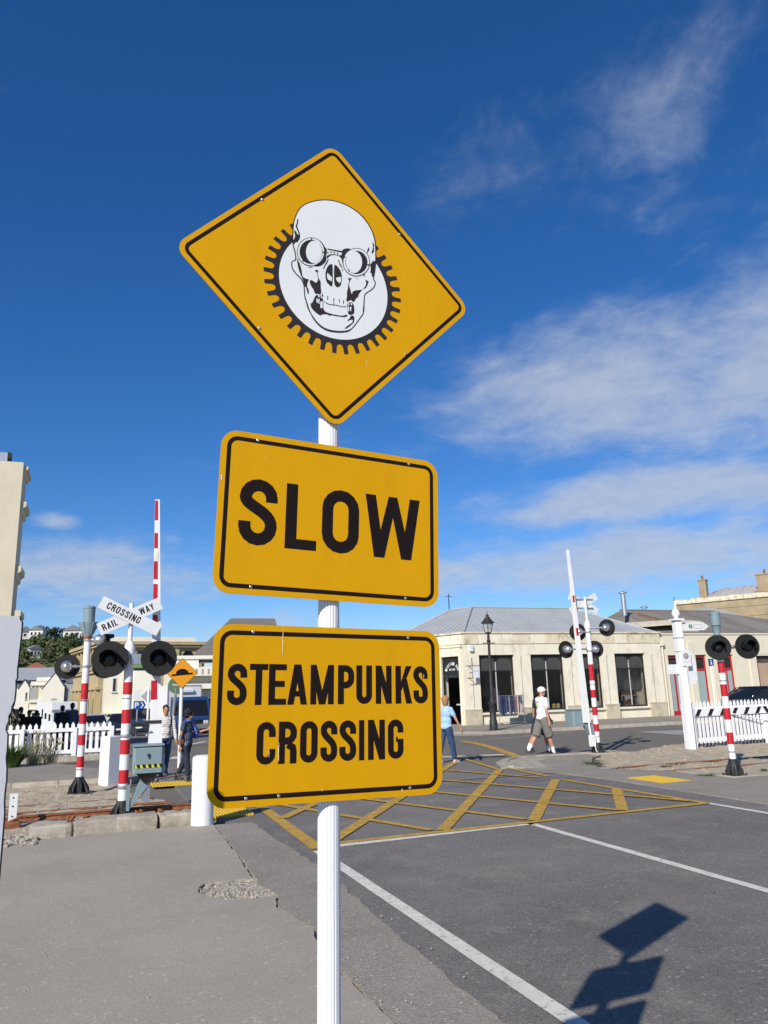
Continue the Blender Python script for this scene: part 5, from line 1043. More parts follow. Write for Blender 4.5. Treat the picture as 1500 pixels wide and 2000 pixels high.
# ------------------------------------------------------------------ people
M_SKIN = mat('skin_fair', (.50,.25,.17), .55, .08, 12); M_SKIN2 = mat('skin_tan', (.40,.21,.12), .55, .08, 12)
def remesh(o, vox, sm=4):
    r_ = o.modifiers.new('remesh','REMESH'); r_.mode = 'VOXEL'; r_.voxel_size = vox; r_.use_smooth_shade = True
    s_ = o.modifiers.new('smooth','SMOOTH'); s_.factor = .5; s_.iterations = sm
    return o
TXF = bpy.data.textures.new('cloth_folds','CLOUDS'); TXF.noise_scale = .11; TXF.noise_depth = 2
def folds(o, st=.030):
    d = o.modifiers.new('folds','DISPLACE'); d.texture = TXF; d.strength = st; d.mid_level = .5; d.texture_coords = 'LOCAL'; return o
class Person:
    def __init__(s, label, loc, heading, h, skin, vox=.009, legs=((20,8),(-16,22)), arms=((-12,8,12),(14,8,18)), lean=3, head=(0,0), group=None):
        s.root = thing('person', label, 'person', loc, -rad(heading), group); k = h/1.75; s.root.scale = (k,k,k); s.vox = vox; s.skin = skin
        V = Vector; s.ln = lean; s.hand = []
        s.hip = []; s.knee = []; s.ank = []
        for sx, (th, kn) in zip((1,-1), legs):
            hp = V((sx*.095,0,.92)); kn_ = hp+V((sx*.008, math.sin(rad(th))*.43, -math.cos(rad(th))*.43)); a = rad(th-kn)
            an = kn_+V((0, math.sin(a)*.42, -math.cos(a)*.42)); s.hip.append(hp); s.knee.append(kn_); s.ank.append(an)
        dz = .075-min(a.z for a in s.ank); s.dz = dz
        sh = lambda p: V((p.x, p.y+math.tan(rad(lean))*(max(0,p.z-.92)), p.z+dz)) if p.z > .93 else V((p.x,p.y,p.z+dz))
        s.sh = sh
        s.hip = [p+V((0,0,dz)) for p in s.hip]; s.knee = [p+V((0,0,dz)) for p in s.knee]; s.ank = [p+V((0,0,dz)) for p in s.ank]
        s.sho = []; s.elb = []; s.wri = []; s.hd = []
        for sx, (al, ab, el) in zip((1,-1), arms):
            p = sh(V((sx*.185,0,1.42))); d = V((sx*math.sin(rad(ab)), math.sin(rad(al))*math.cos(rad(ab)), -math.cos(rad(al))*math.cos(rad(ab)))); e = p+d*.29
            d2 = V((sx*math.sin(rad(ab))*.5, math.sin(rad(al+el)), -math.cos(rad(al+el)))).normalized(); w = e+d2*.25
            s.sho.append(p); s.elb.append(e); s.wri.append(w); s.hd.append(d2)
        s.neck = sh(V((0,0,1.47))); s.hc = sh(V((0,.015,1.625)))
        s.hr = Matrix.Rotation(-rad(head[0]),3,'Z')@Matrix.Rotation(rad(head[1]),3,'X')
    def mk(s, name, b, m, vox=None, sm=4, parent=None):
        return remesh(b.build(name, m, parent or s.root, fix=False), vox or s.vox, sm)
    def body(s):
        b = MB(); sh = s.sh; V = Vector; H_ = lambda *p: s.hc+s.hr@V(p)
        for c, r_ in (((0,0,1.30),(.155,.10,.17)),((0,.01,1.08),(.135,.10,.17)),((0,-.005,.95),(.15,.11,.11))): b.ball(sh(V(c)), r_, 14, 9)
        b.caps(sh(V((-.15,0,1.41))), sh(V((.15,0,1.41))), .055,.055); b.caps(s.neck-V((0,0,.04)), s.hc-V((0,.01,.05)), .058,.052)
        b.ball(H_(0,0,.02), (.076,.094,.105), 14, 10, s.hr); b.ball(H_(0,.03,-.055), (.056,.062,.066), 12, 8, s.hr)
        b.caps(H_(0,.088,.01), H_(0,.103,-.022), .010,.014,8); b.ball(H_(0,.082,-.055),(.022,.014,.010),8,6,s.hr)
        for x in (-1,1): b.ball(H_(x*.078,-.005,-.005), (.012,.022,.032), 8, 6, s.hr); b.ball(H_(x*.034,.078,.022),(.024,.014,.014),8,6,s.hr)
        for i, sx in enumerate((1,-1)):
            b.caps(s.sho[i], s.elb[i], .047,.038); b.caps(s.elb[i], s.wri[i], .038,.026)
            d = s.hd[i]; q = V((0,1,0)) if abs(d.y) < .9 else V((0,0,1)); side = d.cross(q).normalized(); fwd_ = side.cross(d).normalized()
            w = s.wri[i]; b.caps(w+d*.02, w+d*.075, .026,.031)
            for k, (o, l) in enumerate(((.028,.066),(.010,.076),(-.010,.072),(-.027,.056))):
                p = w+d*.085+fwd_*o; c1 = p+d*l*.55-side*sx*.004; c2 = c1+(d*.8-side*sx*.5).normalized()*l*.5
                b.caps(p-d*.02, c1, .0095,.009,8); b.caps(c1, c2, .009,.0075,8)
            t0 = w+d*.03+fwd_*.026; t1 = t0+(d*.6+fwd_*.6).normalized()*.04; b.caps(t0,t1,.011,.010,8); b.caps(t1,t1+d*.032,.010,.008,8)
            b.caps(s.hip[i], s.knee[i], .080,.054); b.caps(s.knee[i]+V((0,-.008,-.02)), s.knee[i].lerp(s.ank[i],.4)+V((0,-.012,0)), .052,.055); b.caps(s.knee[i].lerp(s.ank[i],.4)+V((0,-.01,0)), s.ank[i], .052,.036)
            b.caps(s.ank[i]+V((0,-.02,-.04)), s.ank[i]+V((0,.13,-.05)), .034,.026)
        o = s.mk('body', b, s.skin)
        for x in (-1,1):
            MB().ball(H_(x*.032,.0885,.016),(.011,.006,.006),8,6,s.hr).build('eye', M_BLACK, s.root)
        MB().caps(H_(-.02,.094,-.052),H_(.02,.094,-.052),.0045,.0045,6).build('mouth', mat('lips',(.25,.07,.06),.5,0), s.root)
        return o
    def shirt(s, m, slv=.55, hem=.86, fat=1.0, name='shirt', lng=False):
        b = MB(); sh = s.sh; V = Vector
        for c, r_ in (((0,0,1.30),(.172,.118,.175)),((0,.012,1.10),(.155*fat,.122*fat,.18)),((0,.0,.96),(.168*fat,.128*fat,.12))): b.ball(sh(V(c)), r_, 16, 10)
        b.lathe([(.150*fat,hem),(.152*fat,1.0),(.14,1.1)], 18, (0,0,s.dz)) if False else None
        b.caps(sh(V((-.15,0,1.405))), sh(V((.15,0,1.405))), .068,.068); b.caps(sh(V((-.05,0,1.45))), sh(V((.05,0,1.45))), .055,.055)
        for i in (0,1):
            e = s.sho[i].lerp(s.elb[i], min(1,slv)); b.caps(s.sho[i], e, .066,.060 if slv < 1 else .052)
            if lng: b.caps(s.elb[i], s.elb[i].lerp(s.wri[i],.92), .052,.040)
        return folds(s.mk(name, b, m))
    def legs(s, m, end=1.0, name='trousers', w=1.0):
        b = MB(); V = Vector; b.ball(V((0,-.005,.935+s.dz)), (.170,.132,.115), 16, 9)
        for i in (0,1):
            if end <= .5:
                e = s.hip[i].lerp(s.knee[i], end*2); b.caps(s.hip[i], e, .100*w,.096*w); b.cyl(s.hip[i],e+(s.knee[i]-s.hip[i]).normalized()*.04,.100*w,.104*w,14)
            else:
                b.caps(s.hip[i], s.knee[i], .097*w,.072*w); e = s.knee[i].lerp(s.ank[i], (end-.5)*2); b.caps(s.knee[i], e, .072*w,.062*w)
        return folds(s.mk(name, b, m))
    def shoes(s, m, sole=None, boot=0.0):
        for i in (0,1):
            a = s.ank[i]; V = Vector; b = MB(); b.caps(a+V((0,-.025,-.035)), a+V((0,.15,-.045)), .042,.033); b.caps(a+V((0,.02,-.02)), a+V((0,.08,-.038)), .042,.036); b.bbox(a.x-.042,a.x+.042,a.y-.062,a.y+.18,a.z-.075,a.z-.055,.006)
            if boot: b.caps(a, a+V((0,-.004,boot)), .046,.050)
            s.mk('shoe', b, m, .008)
    def socks(s, m, h=.13):
        for i in (0,1): d = (s.knee[i]-s.ank[i]).normalized(); b = MB().caps(s.ank[i]-d*.02, s.ank[i]+d*h, .046,.050); s.mk('sock', b, m, .008)
    def hair(s, m, vol=1.0, back=.04, fringe=.0):
        H_ = lambda *p: s.hc+s.hr@Vector(p); b = MB(); b.ball(H_(0,-.018,.045), (.088*vol,.100*vol,.095*vol), 14, 10, s.hr); b.ball(H_(0,-.05,-.01), (.082*vol,.062*vol,.085+back), 12, 8, s.hr)
        if fringe: b.ball(H_(0,.06,.085), (.07,.04,.03+fringe), 12, 7, s.hr)
        for k in range(26):
            a = random.uniform(0,6.28); t_ = random.uniform(.1,1.5); p = Vector((math.cos(a)*math.sin(t_)*.088*vol, math.sin(a)*math.sin(t_)*.098*vol-.02, .045+math.cos(t_)*.095*vol))
            if p.y > .05 and p.z < .07: continue
            b.ball(H_(*p), random.uniform(.012,.022), 7, 5)
        return s.mk('hair', b, m, .009, 2)
M_TEE = mat('white_tee', (.74,.72,.72), .9, .04, 6, .2, 25); M_KHAKI = mat('khaki_shorts', (.175,.165,.140), .9, .1, 7, .2, 30)
M_BLUETEE = mat('sky_blue_tee', (.33,.50,.74), .9, .05, 6, .2, 25); M_DENIM = mat('denim', (.035,.070,.15), .9, .25, 9, .2, 60)
M_BLOND = mat('blond_hair', (.36,.20,.075), .7, .3, 30, .4, 90); M_DHAIR = mat('black_hair', (.010,.008,.008), .5, .3, 30, .3, 90)
M_SOCK = mat('white_sock', (.75,.75,.75), .9, .03); M_SHOE = mat('brown_shoe', (.07,.055,.045), .7, .2, 20); M_BEIGE = mat('pale_shoe', (.60,.42,.34), .8, .1)
M_DKJEAN = mat('dark_jeans', (.022,.028,.045), .9, .3, 9, .2, 60); M_SLATE = mat('slate_tee', (.055,.075,.11), .9, .1, 7, .2, 30); M_NAVY = mat('navy_tee', (.02,.024,.05), .9, .15)
# man in white cap
pr = Person('man in white cap, white t-shirt and khaki shorts walking past the far signal mast', (11.3,18.15,.02), 88, 1.78, M_SKIN, legs=((17,4),(-20,16)), arms=((-4,9,12),(12,8,16)), head=(10,0))
pr.body(); pr.shirt(M_TEE, .62, fat=1.10); pr.legs(M_KHAKI, .46, 'shorts', 1.12); pr.socks(M_SOCK); pr.shoes(M_SHOE)
H_ = lambda *p: pr.hc+pr.hr@Vector(p)
b = MB().ball(H_(0,-.005,.045), (.094,.112,.088), 16, 10, pr.hr); pr.mk('cap', b, M_TEE, .008, 2)
b = MB(); 
for k in range(9):
    a = rad(20+140*k/8); b.v += [tuple(H_(.088*math.cos(a),.085*math.sin(a),.052)), tuple(H_(.098*math.cos(a),.09*math.sin(a)+.085*math.sin(a)**.7,.038))]
b.f = [(2*i,2*i+2,2*i+3,2*i+1) for i in range(8)]; o = b.build('cap_peak', M_TEE, pr.root, smooth='all', fix=False); o.modifiers.new('thick','SOLIDIFY').thickness = .006
b = MB(); sp = pr.sh(Vector((-.03,-.126,1.28))); b.ball(sp, (.03,.006,.05), 8, 6); b.build('shirt_print', mat('green_yellow_print',(.45,.52,.12),.8,.3,30), pr.root)
b = MB().box(sp.x-.03,sp.x+.10,sp.y-.002,sp.y+.004,sp.z+.085,sp.z+.095); b.build('shirt_print', mat('pink_print',(.6,.2,.22),.8,.1), pr.root)
# man walking beyond him
pr = Person('man in navy top half hidden behind the man in white cap', (11.62,18.80,.02), 86, 1.72, M_SKIN2, legs=((14,6),(-18,14)), arms=((12,8,14),(-8,8,10)), head=(10,0))
pr.body(); pr.shirt(M_NAVY, .6); pr.legs(M_NAVY, .44, 'shorts', 1.1); pr.socks(M_SOCK); pr.shoes(M_BLACK); pr.hair(M_DHAIR, 1.0, 0)
# woman in pale blue
pr = Person('blond woman in sky blue t-shirt and jeans walking at the yellow box', (8.40,18.0,.0), 66, 1.62, M_SKIN, legs=((16,4),(-12,10)), arms=((10,26,14),(-6,10,12)), head=(-6,4))
pr.body(); pr.shirt(M_BLUETEE, .55, fat=1.16); pr.legs(M_DENIM, .90, 'jeans', 1.16); pr.shoes(M_BEIGE); pr.hair(M_BLOND, 1.14, .03)
# man facing us
M_STRIPE = mat('striped_shirt', (.72,.69,.68), .9, .03)
t_ = M_STRIPE.node_tree; w_ = t_.nodes.new('ShaderNodeTexWave'); w_.bands_direction = 'Z'; w_.inputs['Scale'].default_value = 5.6; tcx = t_.nodes.new('ShaderNodeTexCoord'); t_.links.new(tcx.outputs['Object'], w_.inputs['Vector'])
cr = t_.nodes.new('ShaderNodeMix'); cr.data_type = 'RGBA'; mr_ = t_.nodes.new('ShaderNodeMapRange'); mr_.inputs[1].default_value = .80; mr_.inputs[2].default_value = .9; t_.links.new(w_.outputs[1], mr_.inputs[0]); t_.links.new(mr_.outputs[0], cr.inputs[0]); cr.inputs[6].default_value = (.70,.66,.64,1); cr.inputs[7].default_value = (.33,.30,.31,1); t_.links.new(cr.outputs[2], t_.nodes['Principled BSDF'].inputs['Base Color'])
pr = Person('man in striped white pullover and jeans walking behind the raised boom', (1.72,19.4,.0), 172, 1.60, M_SKIN2, legs=((12,6),(-12,12)), arms=((-8,9,10),(8,9,12)), head=(6,0))
pr.body(); pr.shirt(M_STRIPE, 1.0, lng=True); pr.legs(M_DENIM, 1.0, 'jeans'); pr.shoes(M_BLACK); pr.hair(M_DHAIR, .98, -.01)
b = MB().caps(pr.sho[1]+Vector((.05,.05,.05)), pr.sh(Vector((-.10,.14,1.0))), .022,.022); pr.mk('bag_strap', b, M_BLACK, .008)
# woman with scarf
pr = Person('woman with black hair, blue dotted scarf and red bag strap walking beside the round bollard', (2.02,17.6,.0), 128, 1.52, M_SKIN2, legs=((13,6),(-15,12)), arms=((-8,12,8),(30,16,75)), head=(-30,4))
pr.body(); pr.shirt(M_SLATE, .5, fat=1.08); pr.legs(M_DKJEAN, .84, 'capri_jeans', 1.05); pr.shoes(M_BLACK, boot=.06); pr.hair(M_DHAIR, 1.20, .0, .01)
M_SCARF = mat('dotted_scarf', (.03,.05,.30), .8, .1); t_ = M_SCARF.node_tree; v_ = t_.nodes.new('ShaderNodeTexVoronoi'); v_.inputs['Scale'].default_value = 26; tcx = t_.nodes.new('ShaderNodeTexCoord'); t_.links.new(tcx.outputs['Object'], v_.inputs['Vector'])
cr = t_.nodes.new('ShaderNodeMix'); cr.data_type = 'RGBA'; mr_ = t_.nodes.new('ShaderNodeMapRange'); mr_.inputs[1].default_value = .26; mr_.inputs[2].default_value = .2; t_.links.new(v_.outputs['Distance'], mr_.inputs[0]); t_.links.new(mr_.outputs[0], cr.inputs[0]); cr.inputs[6].default_value = (.03,.05,.30,1); cr.inputs[7].default_value = (.65,.68,.75,1); t_.links.new(cr.outputs[2], t_.nodes['Principled BSDF'].inputs['Base Color'])
b = MB()
for k in range(14): a = k*2*math.pi/14; c = pr.neck+Vector((.085*math.cos(a),.075*math.sin(a)+.01,.01)); b.ball(c,(.038,.038,.036),8,6)
b.caps(pr.neck+Vector((-.08,.06,0)), pr.sh(Vector((-.20,.13,1.22))), .05,.075); b.caps(pr.sh(Vector((-.20,.13,1.22))), pr.sh(Vector((-.22,.12,1.08))), .075,.06); pr.mk('scarf', b, M_SCARF, .010)
b = MB().caps(pr.sho[1].lerp(pr.neck,.4)+Vector((0,.07,.05)), pr.sh(Vector((.16,.06,1.0))), .014,.014); b.caps(pr.sho[0]+Vector((-.07,.06,.045)), pr.sh(Vector((.20,-.02,1.0))), .014,.014); b.ball(pr.sh(Vector((.21,-.03,.98))),(.05,.09,.11),10,7); pr.mk('shoulder_bag', b, mat('red_brown_leather',(.22,.045,.02),.6,.2), .010)
b = MB().bbox(.0,.13,.135,.147,.92,1.0,.004); b.xf(Matrix.Rotation(rad(10),4,'Y')); b.build('hanging_tag', M_BOARDW, pr.root)
for i, sx in ((0,1),): b = MB().caps(pr.elb[i].lerp(pr.wri[i],.05), pr.elb[i].lerp(pr.wri[i],.85), .043,.033); pr.mk('sleeve_guard', b, mat('grey_sleeve',(.13,.13,.14),.9,.1), .008)
# figures in the shade beyond the left fence
DK = [mat('coat_black',(.010,.010,.013),.9,.2), mat('coat_brown',(.055,.030,.02),.9,.2), mat('coat_blue',(.05,.075,.12),.9,.2), mat('coat_green',(.014,.02,.018),.9,.2)]
for i, (x, y, hd, h, c, lb) in enumerate(((-.98,33.6,10,1.60,3,'person in dark green coat beyond the left fence, left of a pair'),(-.62,33.9,5,1.68,2,'person in blue-grey jacket beyond the left fence, right of a pair'),
        (-2.55,34.4,40,1.58,0,'dark figure with bare round head beyond the fence, nearest the white board'),(-2.20,34.0,150,1.46,1,'person in brown coat beyond the fence between two dark figures'),(-1.90,33.8,-30,1.44,0,'stooped dark figure beyond the fence right of the brown coat'),(-2.55,30.4,20,1.86,0,'tall black coated figure half hidden by the white board'))):
    pr = Person(lb, (x,y,-.05), hd, h, M_SKIN2, .016, legs=((4,2),(-4,2)), arms=((4,8,14),(-2,8,16)), group='people in the shade beyond the fence')
    pr.body(); pr.shirt(DK[c], 1.0, lng=True, fat=1.2, name='coat'); pr.legs(DK[0], 1.0); pr.shoes(M_BLACK); pr.hair(M_DHAIR, 1.08, .01)
# ------------------------------------------------------------------ vehicles
M_TYRE = mat('tyre', (.015,.015,.016), .9, .1); M_RIM = mat('rim', (.45,.46,.47), .35, .1, metal=.7); M_CARGLASS = glassmat('car_glass', (.010,.011,.012), .12); M_LAMP = glassmat('headlamp', (.60,.62,.62), .1); M_TAIL = glassmat('tail_lamp', (.25,.01,.01), .2)
def paint(name, col): 
    m = mat(name, col, .25, .03, 2, spec=.5); m.node_tree.nodes['Principled BSDF'].inputs['Coat Weight'].default_value = .6; return m
def wheel(root, x, y, r, w):
    s_ = 1 if x > 0 else -1
    t_ = MB().lathe([(r*.62,-w/2),(r*.96,-w/2),(r,-w*.35),(r,w*.35),(r*.96,w/2),(r*.62,w/2)], 22, (x,y,r), (1,0,0)).build('wheel', M_TYRE, root, smooth=True)
    b = MB().lathe([(r*.63,-w*.36),(r*.63,w*.36),(r*.2,w*.40)], 18, (x,y,r), (s_,0,0)); 
    for k in range(5): a = k*2*math.pi/5; b.box(x+s_*w*.36-.01,x+s_*w*.36+.03,y+math.cos(a)*r*.35-.03,y+math.cos(a)*r*.35+.03,r+math.sin(a)*r*.35-.03,r+math.sin(a)*r*.35+.03)
    b.build('rim', M_RIM, t_, smooth=True)
def car(label, loc, rz, col, L_=4.3, Wd=1.76, H_=1.48, suv=0.0, cat='car', group='cars in the far street'):
    """front faces -Y"""
    c = thing('parked_car', label, cat, loc, rz, group); pm = paint('car_paint', col); w = Wd/2; y0 = -L_/2; y1 = L_/2; gc = .20+suv*.08; bz = .88+suv*.18
    secs = [(y0,gc+.12,.62+suv*.2,w*.78),(y0+.10,gc,.70+suv*.2,w*.90),(y0+.55,gc,.80+suv*.2,w*.98),(y0+1.15,gc,bz,w),(y1-1.0,gc,bz+.03,w),(y1-.35,gc,bz+.02,w*.96),(y1-.06,gc+.02,bz-.08,w*.88),(y1,gc+.14,bz-.20,w*.80)]
    b = MB()
    for y, za, zb, ww in secs: b.v += [(-ww*.90,y,za),(-ww,y,za+.12),(-ww,y,zb-.14),(-ww*.90,y,zb),(0,y,zb+.035),(ww*.90,y,zb),(ww,y,zb-.14),(ww,y,za+.12),(ww*.90,y,za)]
    n = 9
    for i in range(len(secs)-1):
        for j in range(n): b.f.append((i*n+j,i*n+(j+1)%n,(i+1)*n+(j+1)%n,(i+1)*n+j))
    b.f += [tuple(range(n)), tuple((len(secs)-1)*n+j for j in reversed(range(n)))]
    body = b.build('body', pm, c, smooth=True)
    ya, yb, yc, yd = y0+1.05, y0+1.85, y1-(.75 if suv else 1.25), y1-.30; wi, wo = w*.72, w*.92
    g = [(-wo,ya,bz+.0),(wo,ya,bz+.0),(wo,yd,bz+.02),(-wo,yd,bz+.02),(-wi,yb,H_-.05),(wi,yb,H_-.05),(wi,yc,H_-.05),(-wi,yc,H_-.05)]
    MB().add(g,[(0,1,5,4),(1,2,6,5),(2,3,7,6),(3,0,4,7),(4,5,6,7),(3,2,1,0)]).build('windows', M_CARGLASS, c, smooth=True).modifiers.new('round','BEVEL').width = .10
    MB().hexa([(-wi-.02,yb-.05,H_-.06),(wi+.02,yb-.05,H_-.06),(wi+.02,yc+.05,H_-.06),(-wi-.02,yc+.05,H_-.06)],[(-wi*.86,yb+.15,H_),(wi*.86,yb+.15,H_),(wi*.86,yc-.1,H_),(-wi*.86,yc-.1,H_)]).build('roof', pm, c, smooth=True).modifiers.new('round','BEVEL').width = .05
    b = MB()
    for s_ in (-1,1):
        for p_, q_ in ((g[0 if s_<0 else 1],g[4 if s_<0 else 5]),(g[3 if s_<0 else 2],g[7 if s_<0 else 6])): b.cyl(p_,q_,.035,.03,6)
        mx = (ya+yd)/2+.1; b.cyl((s_*wo,mx,bz),(s_*wi,mx,H_-.05),.035,.03,6)
    b.build('pillar', pm, c)
    for s_ in (-1,1):
        MB().ball((s_*w*.68,y0+.10,.62+suv*.18),(.17,.10,.075),12,8).build('headlight', M_LAMP, c, smooth=True); MB().ball((s_*w*.72,y1-.06,.74+suv*.15),(.13,.06,.10),10,7).build('tail_light', M_TAIL, c, smooth=True)
        MB().ball((s_*(wo+.10),ya+.32,bz+.10),(.10,.06,.07),10,7).build('mirror', pm, c, smooth=True)
        for yy in (y0+.78,y1-.78): wheel(c, s_*(w-.09), yy, .31+suv*.05, .20)
    b = MB().bbox(-w*.45,w*.45,y0-.012,y0+.10,.50+suv*.15,.62+suv*.2,.015); b.bbox(-w*.55,w*.55,y0-.012,y0+.1,gc+.10,gc+.22,.015); b.build('grille', M_BLACK, c)
    MB().box(-.19,.19,y0-.02,y0-.008,.40+suv*.1,.51+suv*.1).build('number_plate', M_BOARDW, c)
    return c
car('silver grey car in the far street left of the near mast', (.45,60,-.78), rad(2), (.36,.38,.40))
car('black car facing us in the far street beyond the square post', (2.18,60,-.78), rad(-4), (.018,.020,.024))
car('white car half hidden behind the near striped mast', (2.95,67,-1.0), rad(-5), (.62,.63,.64))
car('dark blue tall car in the far street beside the boom', (3.12,52,-.54), rad(-6), (.030,.042,.065), 4.5, 1.8, 1.66, 1.0)
car('dark car in the far street between the far mast and coated pair', (-.55,61,-.80), rad(3), (.05,.065,.085))
car('black car parked behind the picket fence by the red doors', (30.4,28.9,.0), rad(98), (.012,.013,.016), 4.5, 1.8, 1.50)
# box truck with blue cab
tk = thing('box_truck', 'box truck with blue cab and white body facing us beyond the hump sign', 'truck', (5.45,48.5,-.42), rad(14))
M_TBLUE = paint('truck_blue', (.014,.055,.19)); M_TWHITE = mat('truck_white', (.72,.72,.72), .5, .03)
bxm = MB().bbox(-1.05,1.05,.2,4.6,.75,2.85,.02).build('cargo_box', M_TWHITE, tk)
b = MB(); 
for z in (.75,2.80): b.box(-1.07,1.07,.18,.24,z,z+.07)
for x in (-1.07,1.0): b.box(x,x+.07,.18,.24,.82,2.8)
b.build('box_frame', mat('box_trim',(.30,.31,.31),.6,.05), bxm)
MB().bbox(-.55,.5,.05,.20,2.45,2.62,.02).build('roof_vent', M_TWHITE, bxm)
cb = MB(); sec = [(-1.55,.45,1.05),(-1.62,.95,1.05),(-1.35,2.05,.92),(-1.15,2.17,.86),(.0,2.17,.86),(.08,.5,1.0)]
cab = MB().prism([(y,z) for y,z,_ in sec], -.93, .93, 'x').build('cab', M_TBLUE, tk)
MB().add([(-.82,-1.612,1.08),(.82,-1.612,1.08),(.74,-1.385,1.98),(-.74,-1.385,1.98)],[(0,1,2,3)]).build('windscreen', M_CARGLASS, cab)
for s_ in (-1,1):
    MB().add([(s_*.935,-1.45,1.15),(s_*.935,-.45,1.15),(s_*.935,-.45,1.95),(s_*.935,-1.25,1.95)],[(0,1,2,3)]).build('side_window', M_CARGLASS, cab, fix=False)
    b = MB().tube([(s_*.93,-1.5,1.9),(s_*1.16,-1.6,1.85),(s_*1.16,-1.6,1.35)],.018,6); b.bbox(s_*1.16-.07,s_*1.16+.07,-1.66,-1.60,1.35,1.70,.01); b.build('mirror', M_BLACK, cab)
    MB().bbox(s_*.66-.15,s_*.66+.15,-1.66,-1.58,.62,.80,.02).build('headlight', M_LAMP, cab)
    for y in (-.95,3.2): wheel(tk, s_*.80, y, .40, .26)
MB().bbox(-.95,.95,-1.72,-1.55,.35,.60,.03).build('bumper', mat('bumper_grey',(.20,.20,.20),.6,.1), tk); MB().bbox(-.48,.48,-1.64,-1.58,.64,.84,.02).build('grille', M_BLACK, tk); part(tk, 'chassis', M_BLACK, (-.5,.5,-1.4,4.5,.45,.74))
o = MB().caps((.0,0,0),(.0,0,.28),.17,.14,12); o = o.build('hi_vis_driver_vest', mat('hi_vis',(.35,.55,.02),.8,.1), cab, loc=(-.60,-1.28,1.25)); 
# motorhome
rv = thing('motorhome', 'white motorhome with side windows in the far street at left', 'motorhome', (-2.85,82,-1.45), rad(16))
bd = MB().prism([(-3.3,.45),(-3.35,1.0),(-2.75,1.25),(-2.5,2.1),(-2.75,2.35),(-2.65,2.95),(-2.3,3.05),(3.3,3.05),(3.4,2.9),(3.4,.4)], -1.12, 1.12, 'x').build('body', mat('rv_white',(.72,.72,.72),.5,.03), rv)
MB().add([(-.95,-2.775,1.28),(.95,-2.775,1.28),(.9,-2.535,2.05),(-.9,-2.535,2.05)],[(0,1,2,3)]).build('windscreen', M_CARGLASS, bd)
for y0, z0, w_, h_ in ((-2.3,1.35,.7,.6),(-.8,1.5,.7,.55),(.6,1.5,.5,.9),(1.8,1.5,.9,.55)):
    for s_ in (-1,1): MB().box(s_*1.13-.01,s_*1.13+.01,y0,y0+w_,z0,z0+h_).build('window', M_CARGLASS, bd)
for s_ in (-1,1):
    MB().bbox(s_*.8-.15,s_*.8+.15,-3.38,-3.3,.72,.92,.02).build('headlight', M_LAMP, bd)
    for y in (-2.1,2.0): wheel(rv, s_*.98, y, .36, .24)
MB().box(-1.10,1.10,-3.42,-3.33,.42,.62).build('bumper', M_BOARDW, rv)
# ------------------------------------------------------------------ far buildings on the left
M_FCREAM = mat('far_cream', (.74,.69,.55), .9, .04, .4, col2=(.60,.55,.43), c2scale=.3, c2amt=.4); M_FCREAM2 = mat('far_cream_light', (.78,.75,.64), .9, .04, .4); M_FGREY = mat('far_render_and_shade', (.36,.36,.34), .9, .05, .4)
M_FSTONE = mat('oamaru_stone', (.48,.38,.21), .95, .12, .7, .3, 4, col2=(.30,.24,.14), c2scale=.7, c2amt=.6)
M_FROOF = mat('far_slate', (.20,.20,.22), .7, .08, .5); M_FROOF2 = mat('far_pale_roof', (.33,.34,.36), .7, .06, .4); M_FBROWN = mat('far_brown_roof', (.165,.145,.13), .8, .1, .6)
M_FGREEN = mat('far_green_sheet', (.13,.22,.09), .7, .06)
def window(root, x0, x1, z0, z1, y, m=M_CARGLASS, d=.12, fr=M_WBAR):
    b = MB(); t_ = .07
    b.box(x0,x0+t_,y-.03,y+d,z0,z1); b.box(x1-t_,x1,y-.03,y+d,z0,z1); b.box(x0+t_,x1-t_,y-.03,y+d,z0,z0+t_); b.box(x0+t_,x1-t_,y-.03,y+d,z1-t_,z1)
    f = b.build('window', fr, root); part(f, 'pane', m, (x0+t_,x1-t_,y-.01,y-.005,z0+t_,z1-t_)); part(f, 'sill', fr, (x0-.08,x1+.08,y-.12,y-.031,z0-.1,z0-.001)); return f
Z0 = -2.97
g1 = thing('gabled_hall', 'small cream gabled hall far left behind the fence', 'building', (-12.6,150,Z0))
MB().prism([(0,0),(2.7,0),(2.7,6.9),(1.75,8.4),(.8,6.9),(.35,7.4),(0,7.9)], 0, 12).build('wall', M_FCREAM2, g1)
MB().add([(1.75,-.2,8.45),(2.85,-.2,6.75),(2.85,12,6.75),(1.75,12,8.45)],[(0,1,2,3)]).build('roof', M_FROOF, g1); MB().add([(1.75,-.2,8.45),(.75,-.2,6.8),(.75,12,6.8),(1.75,12,8.45)],[(0,1,2,3)]).build('roof', M_FROOF, g1)
window(g1, 2.05,2.4,4.9,6.2,-.02); part(g1, 'doorway', M_FGREY, (1.2,1.9,-.04,-.02,0,3.6))
g2 = thing('parapet_shop', 'cream shop with stepped parapet between the two far gables', 'building', (-9.8,150,Z0))
part(g2, 'wall', M_FCREAM, (0,3.2,0,10,0,8.0)); 
for z in (3.2,4.4,4.6,7.3): part(g2, 'cornice', M_FCREAM2, (-.05,3.25,-.35,-.001,z,z+.18))
for k in range(5): part(g2, 'dentil', M_FGREY, (.2+k*.6,.4+k*.6,-.2,-.001,7.0,7.25))
for x in (.5,1.5): window(g2, x,x+.7,1.2,2.7,-.02)
part(g2, 'grey_panel', M_FGREY, (0,1.3,-.05,-.002,4.9,6.9)); part(g2, 'parapet', M_FCREAM2, (.9,3.2,-.1,1.2,8.0,8.7))
g3 = thing('tall_gable', 'tall cream building with a steep gable left of the stone building', 'building', (-7.75,148,Z0))
MB().prism([(0,3.0),(3.55,3.0),(3.55,6.75),(1.9,9.4),(.0,6.75)], 0, .4).build('front_wall', M_FCREAM2, g3)
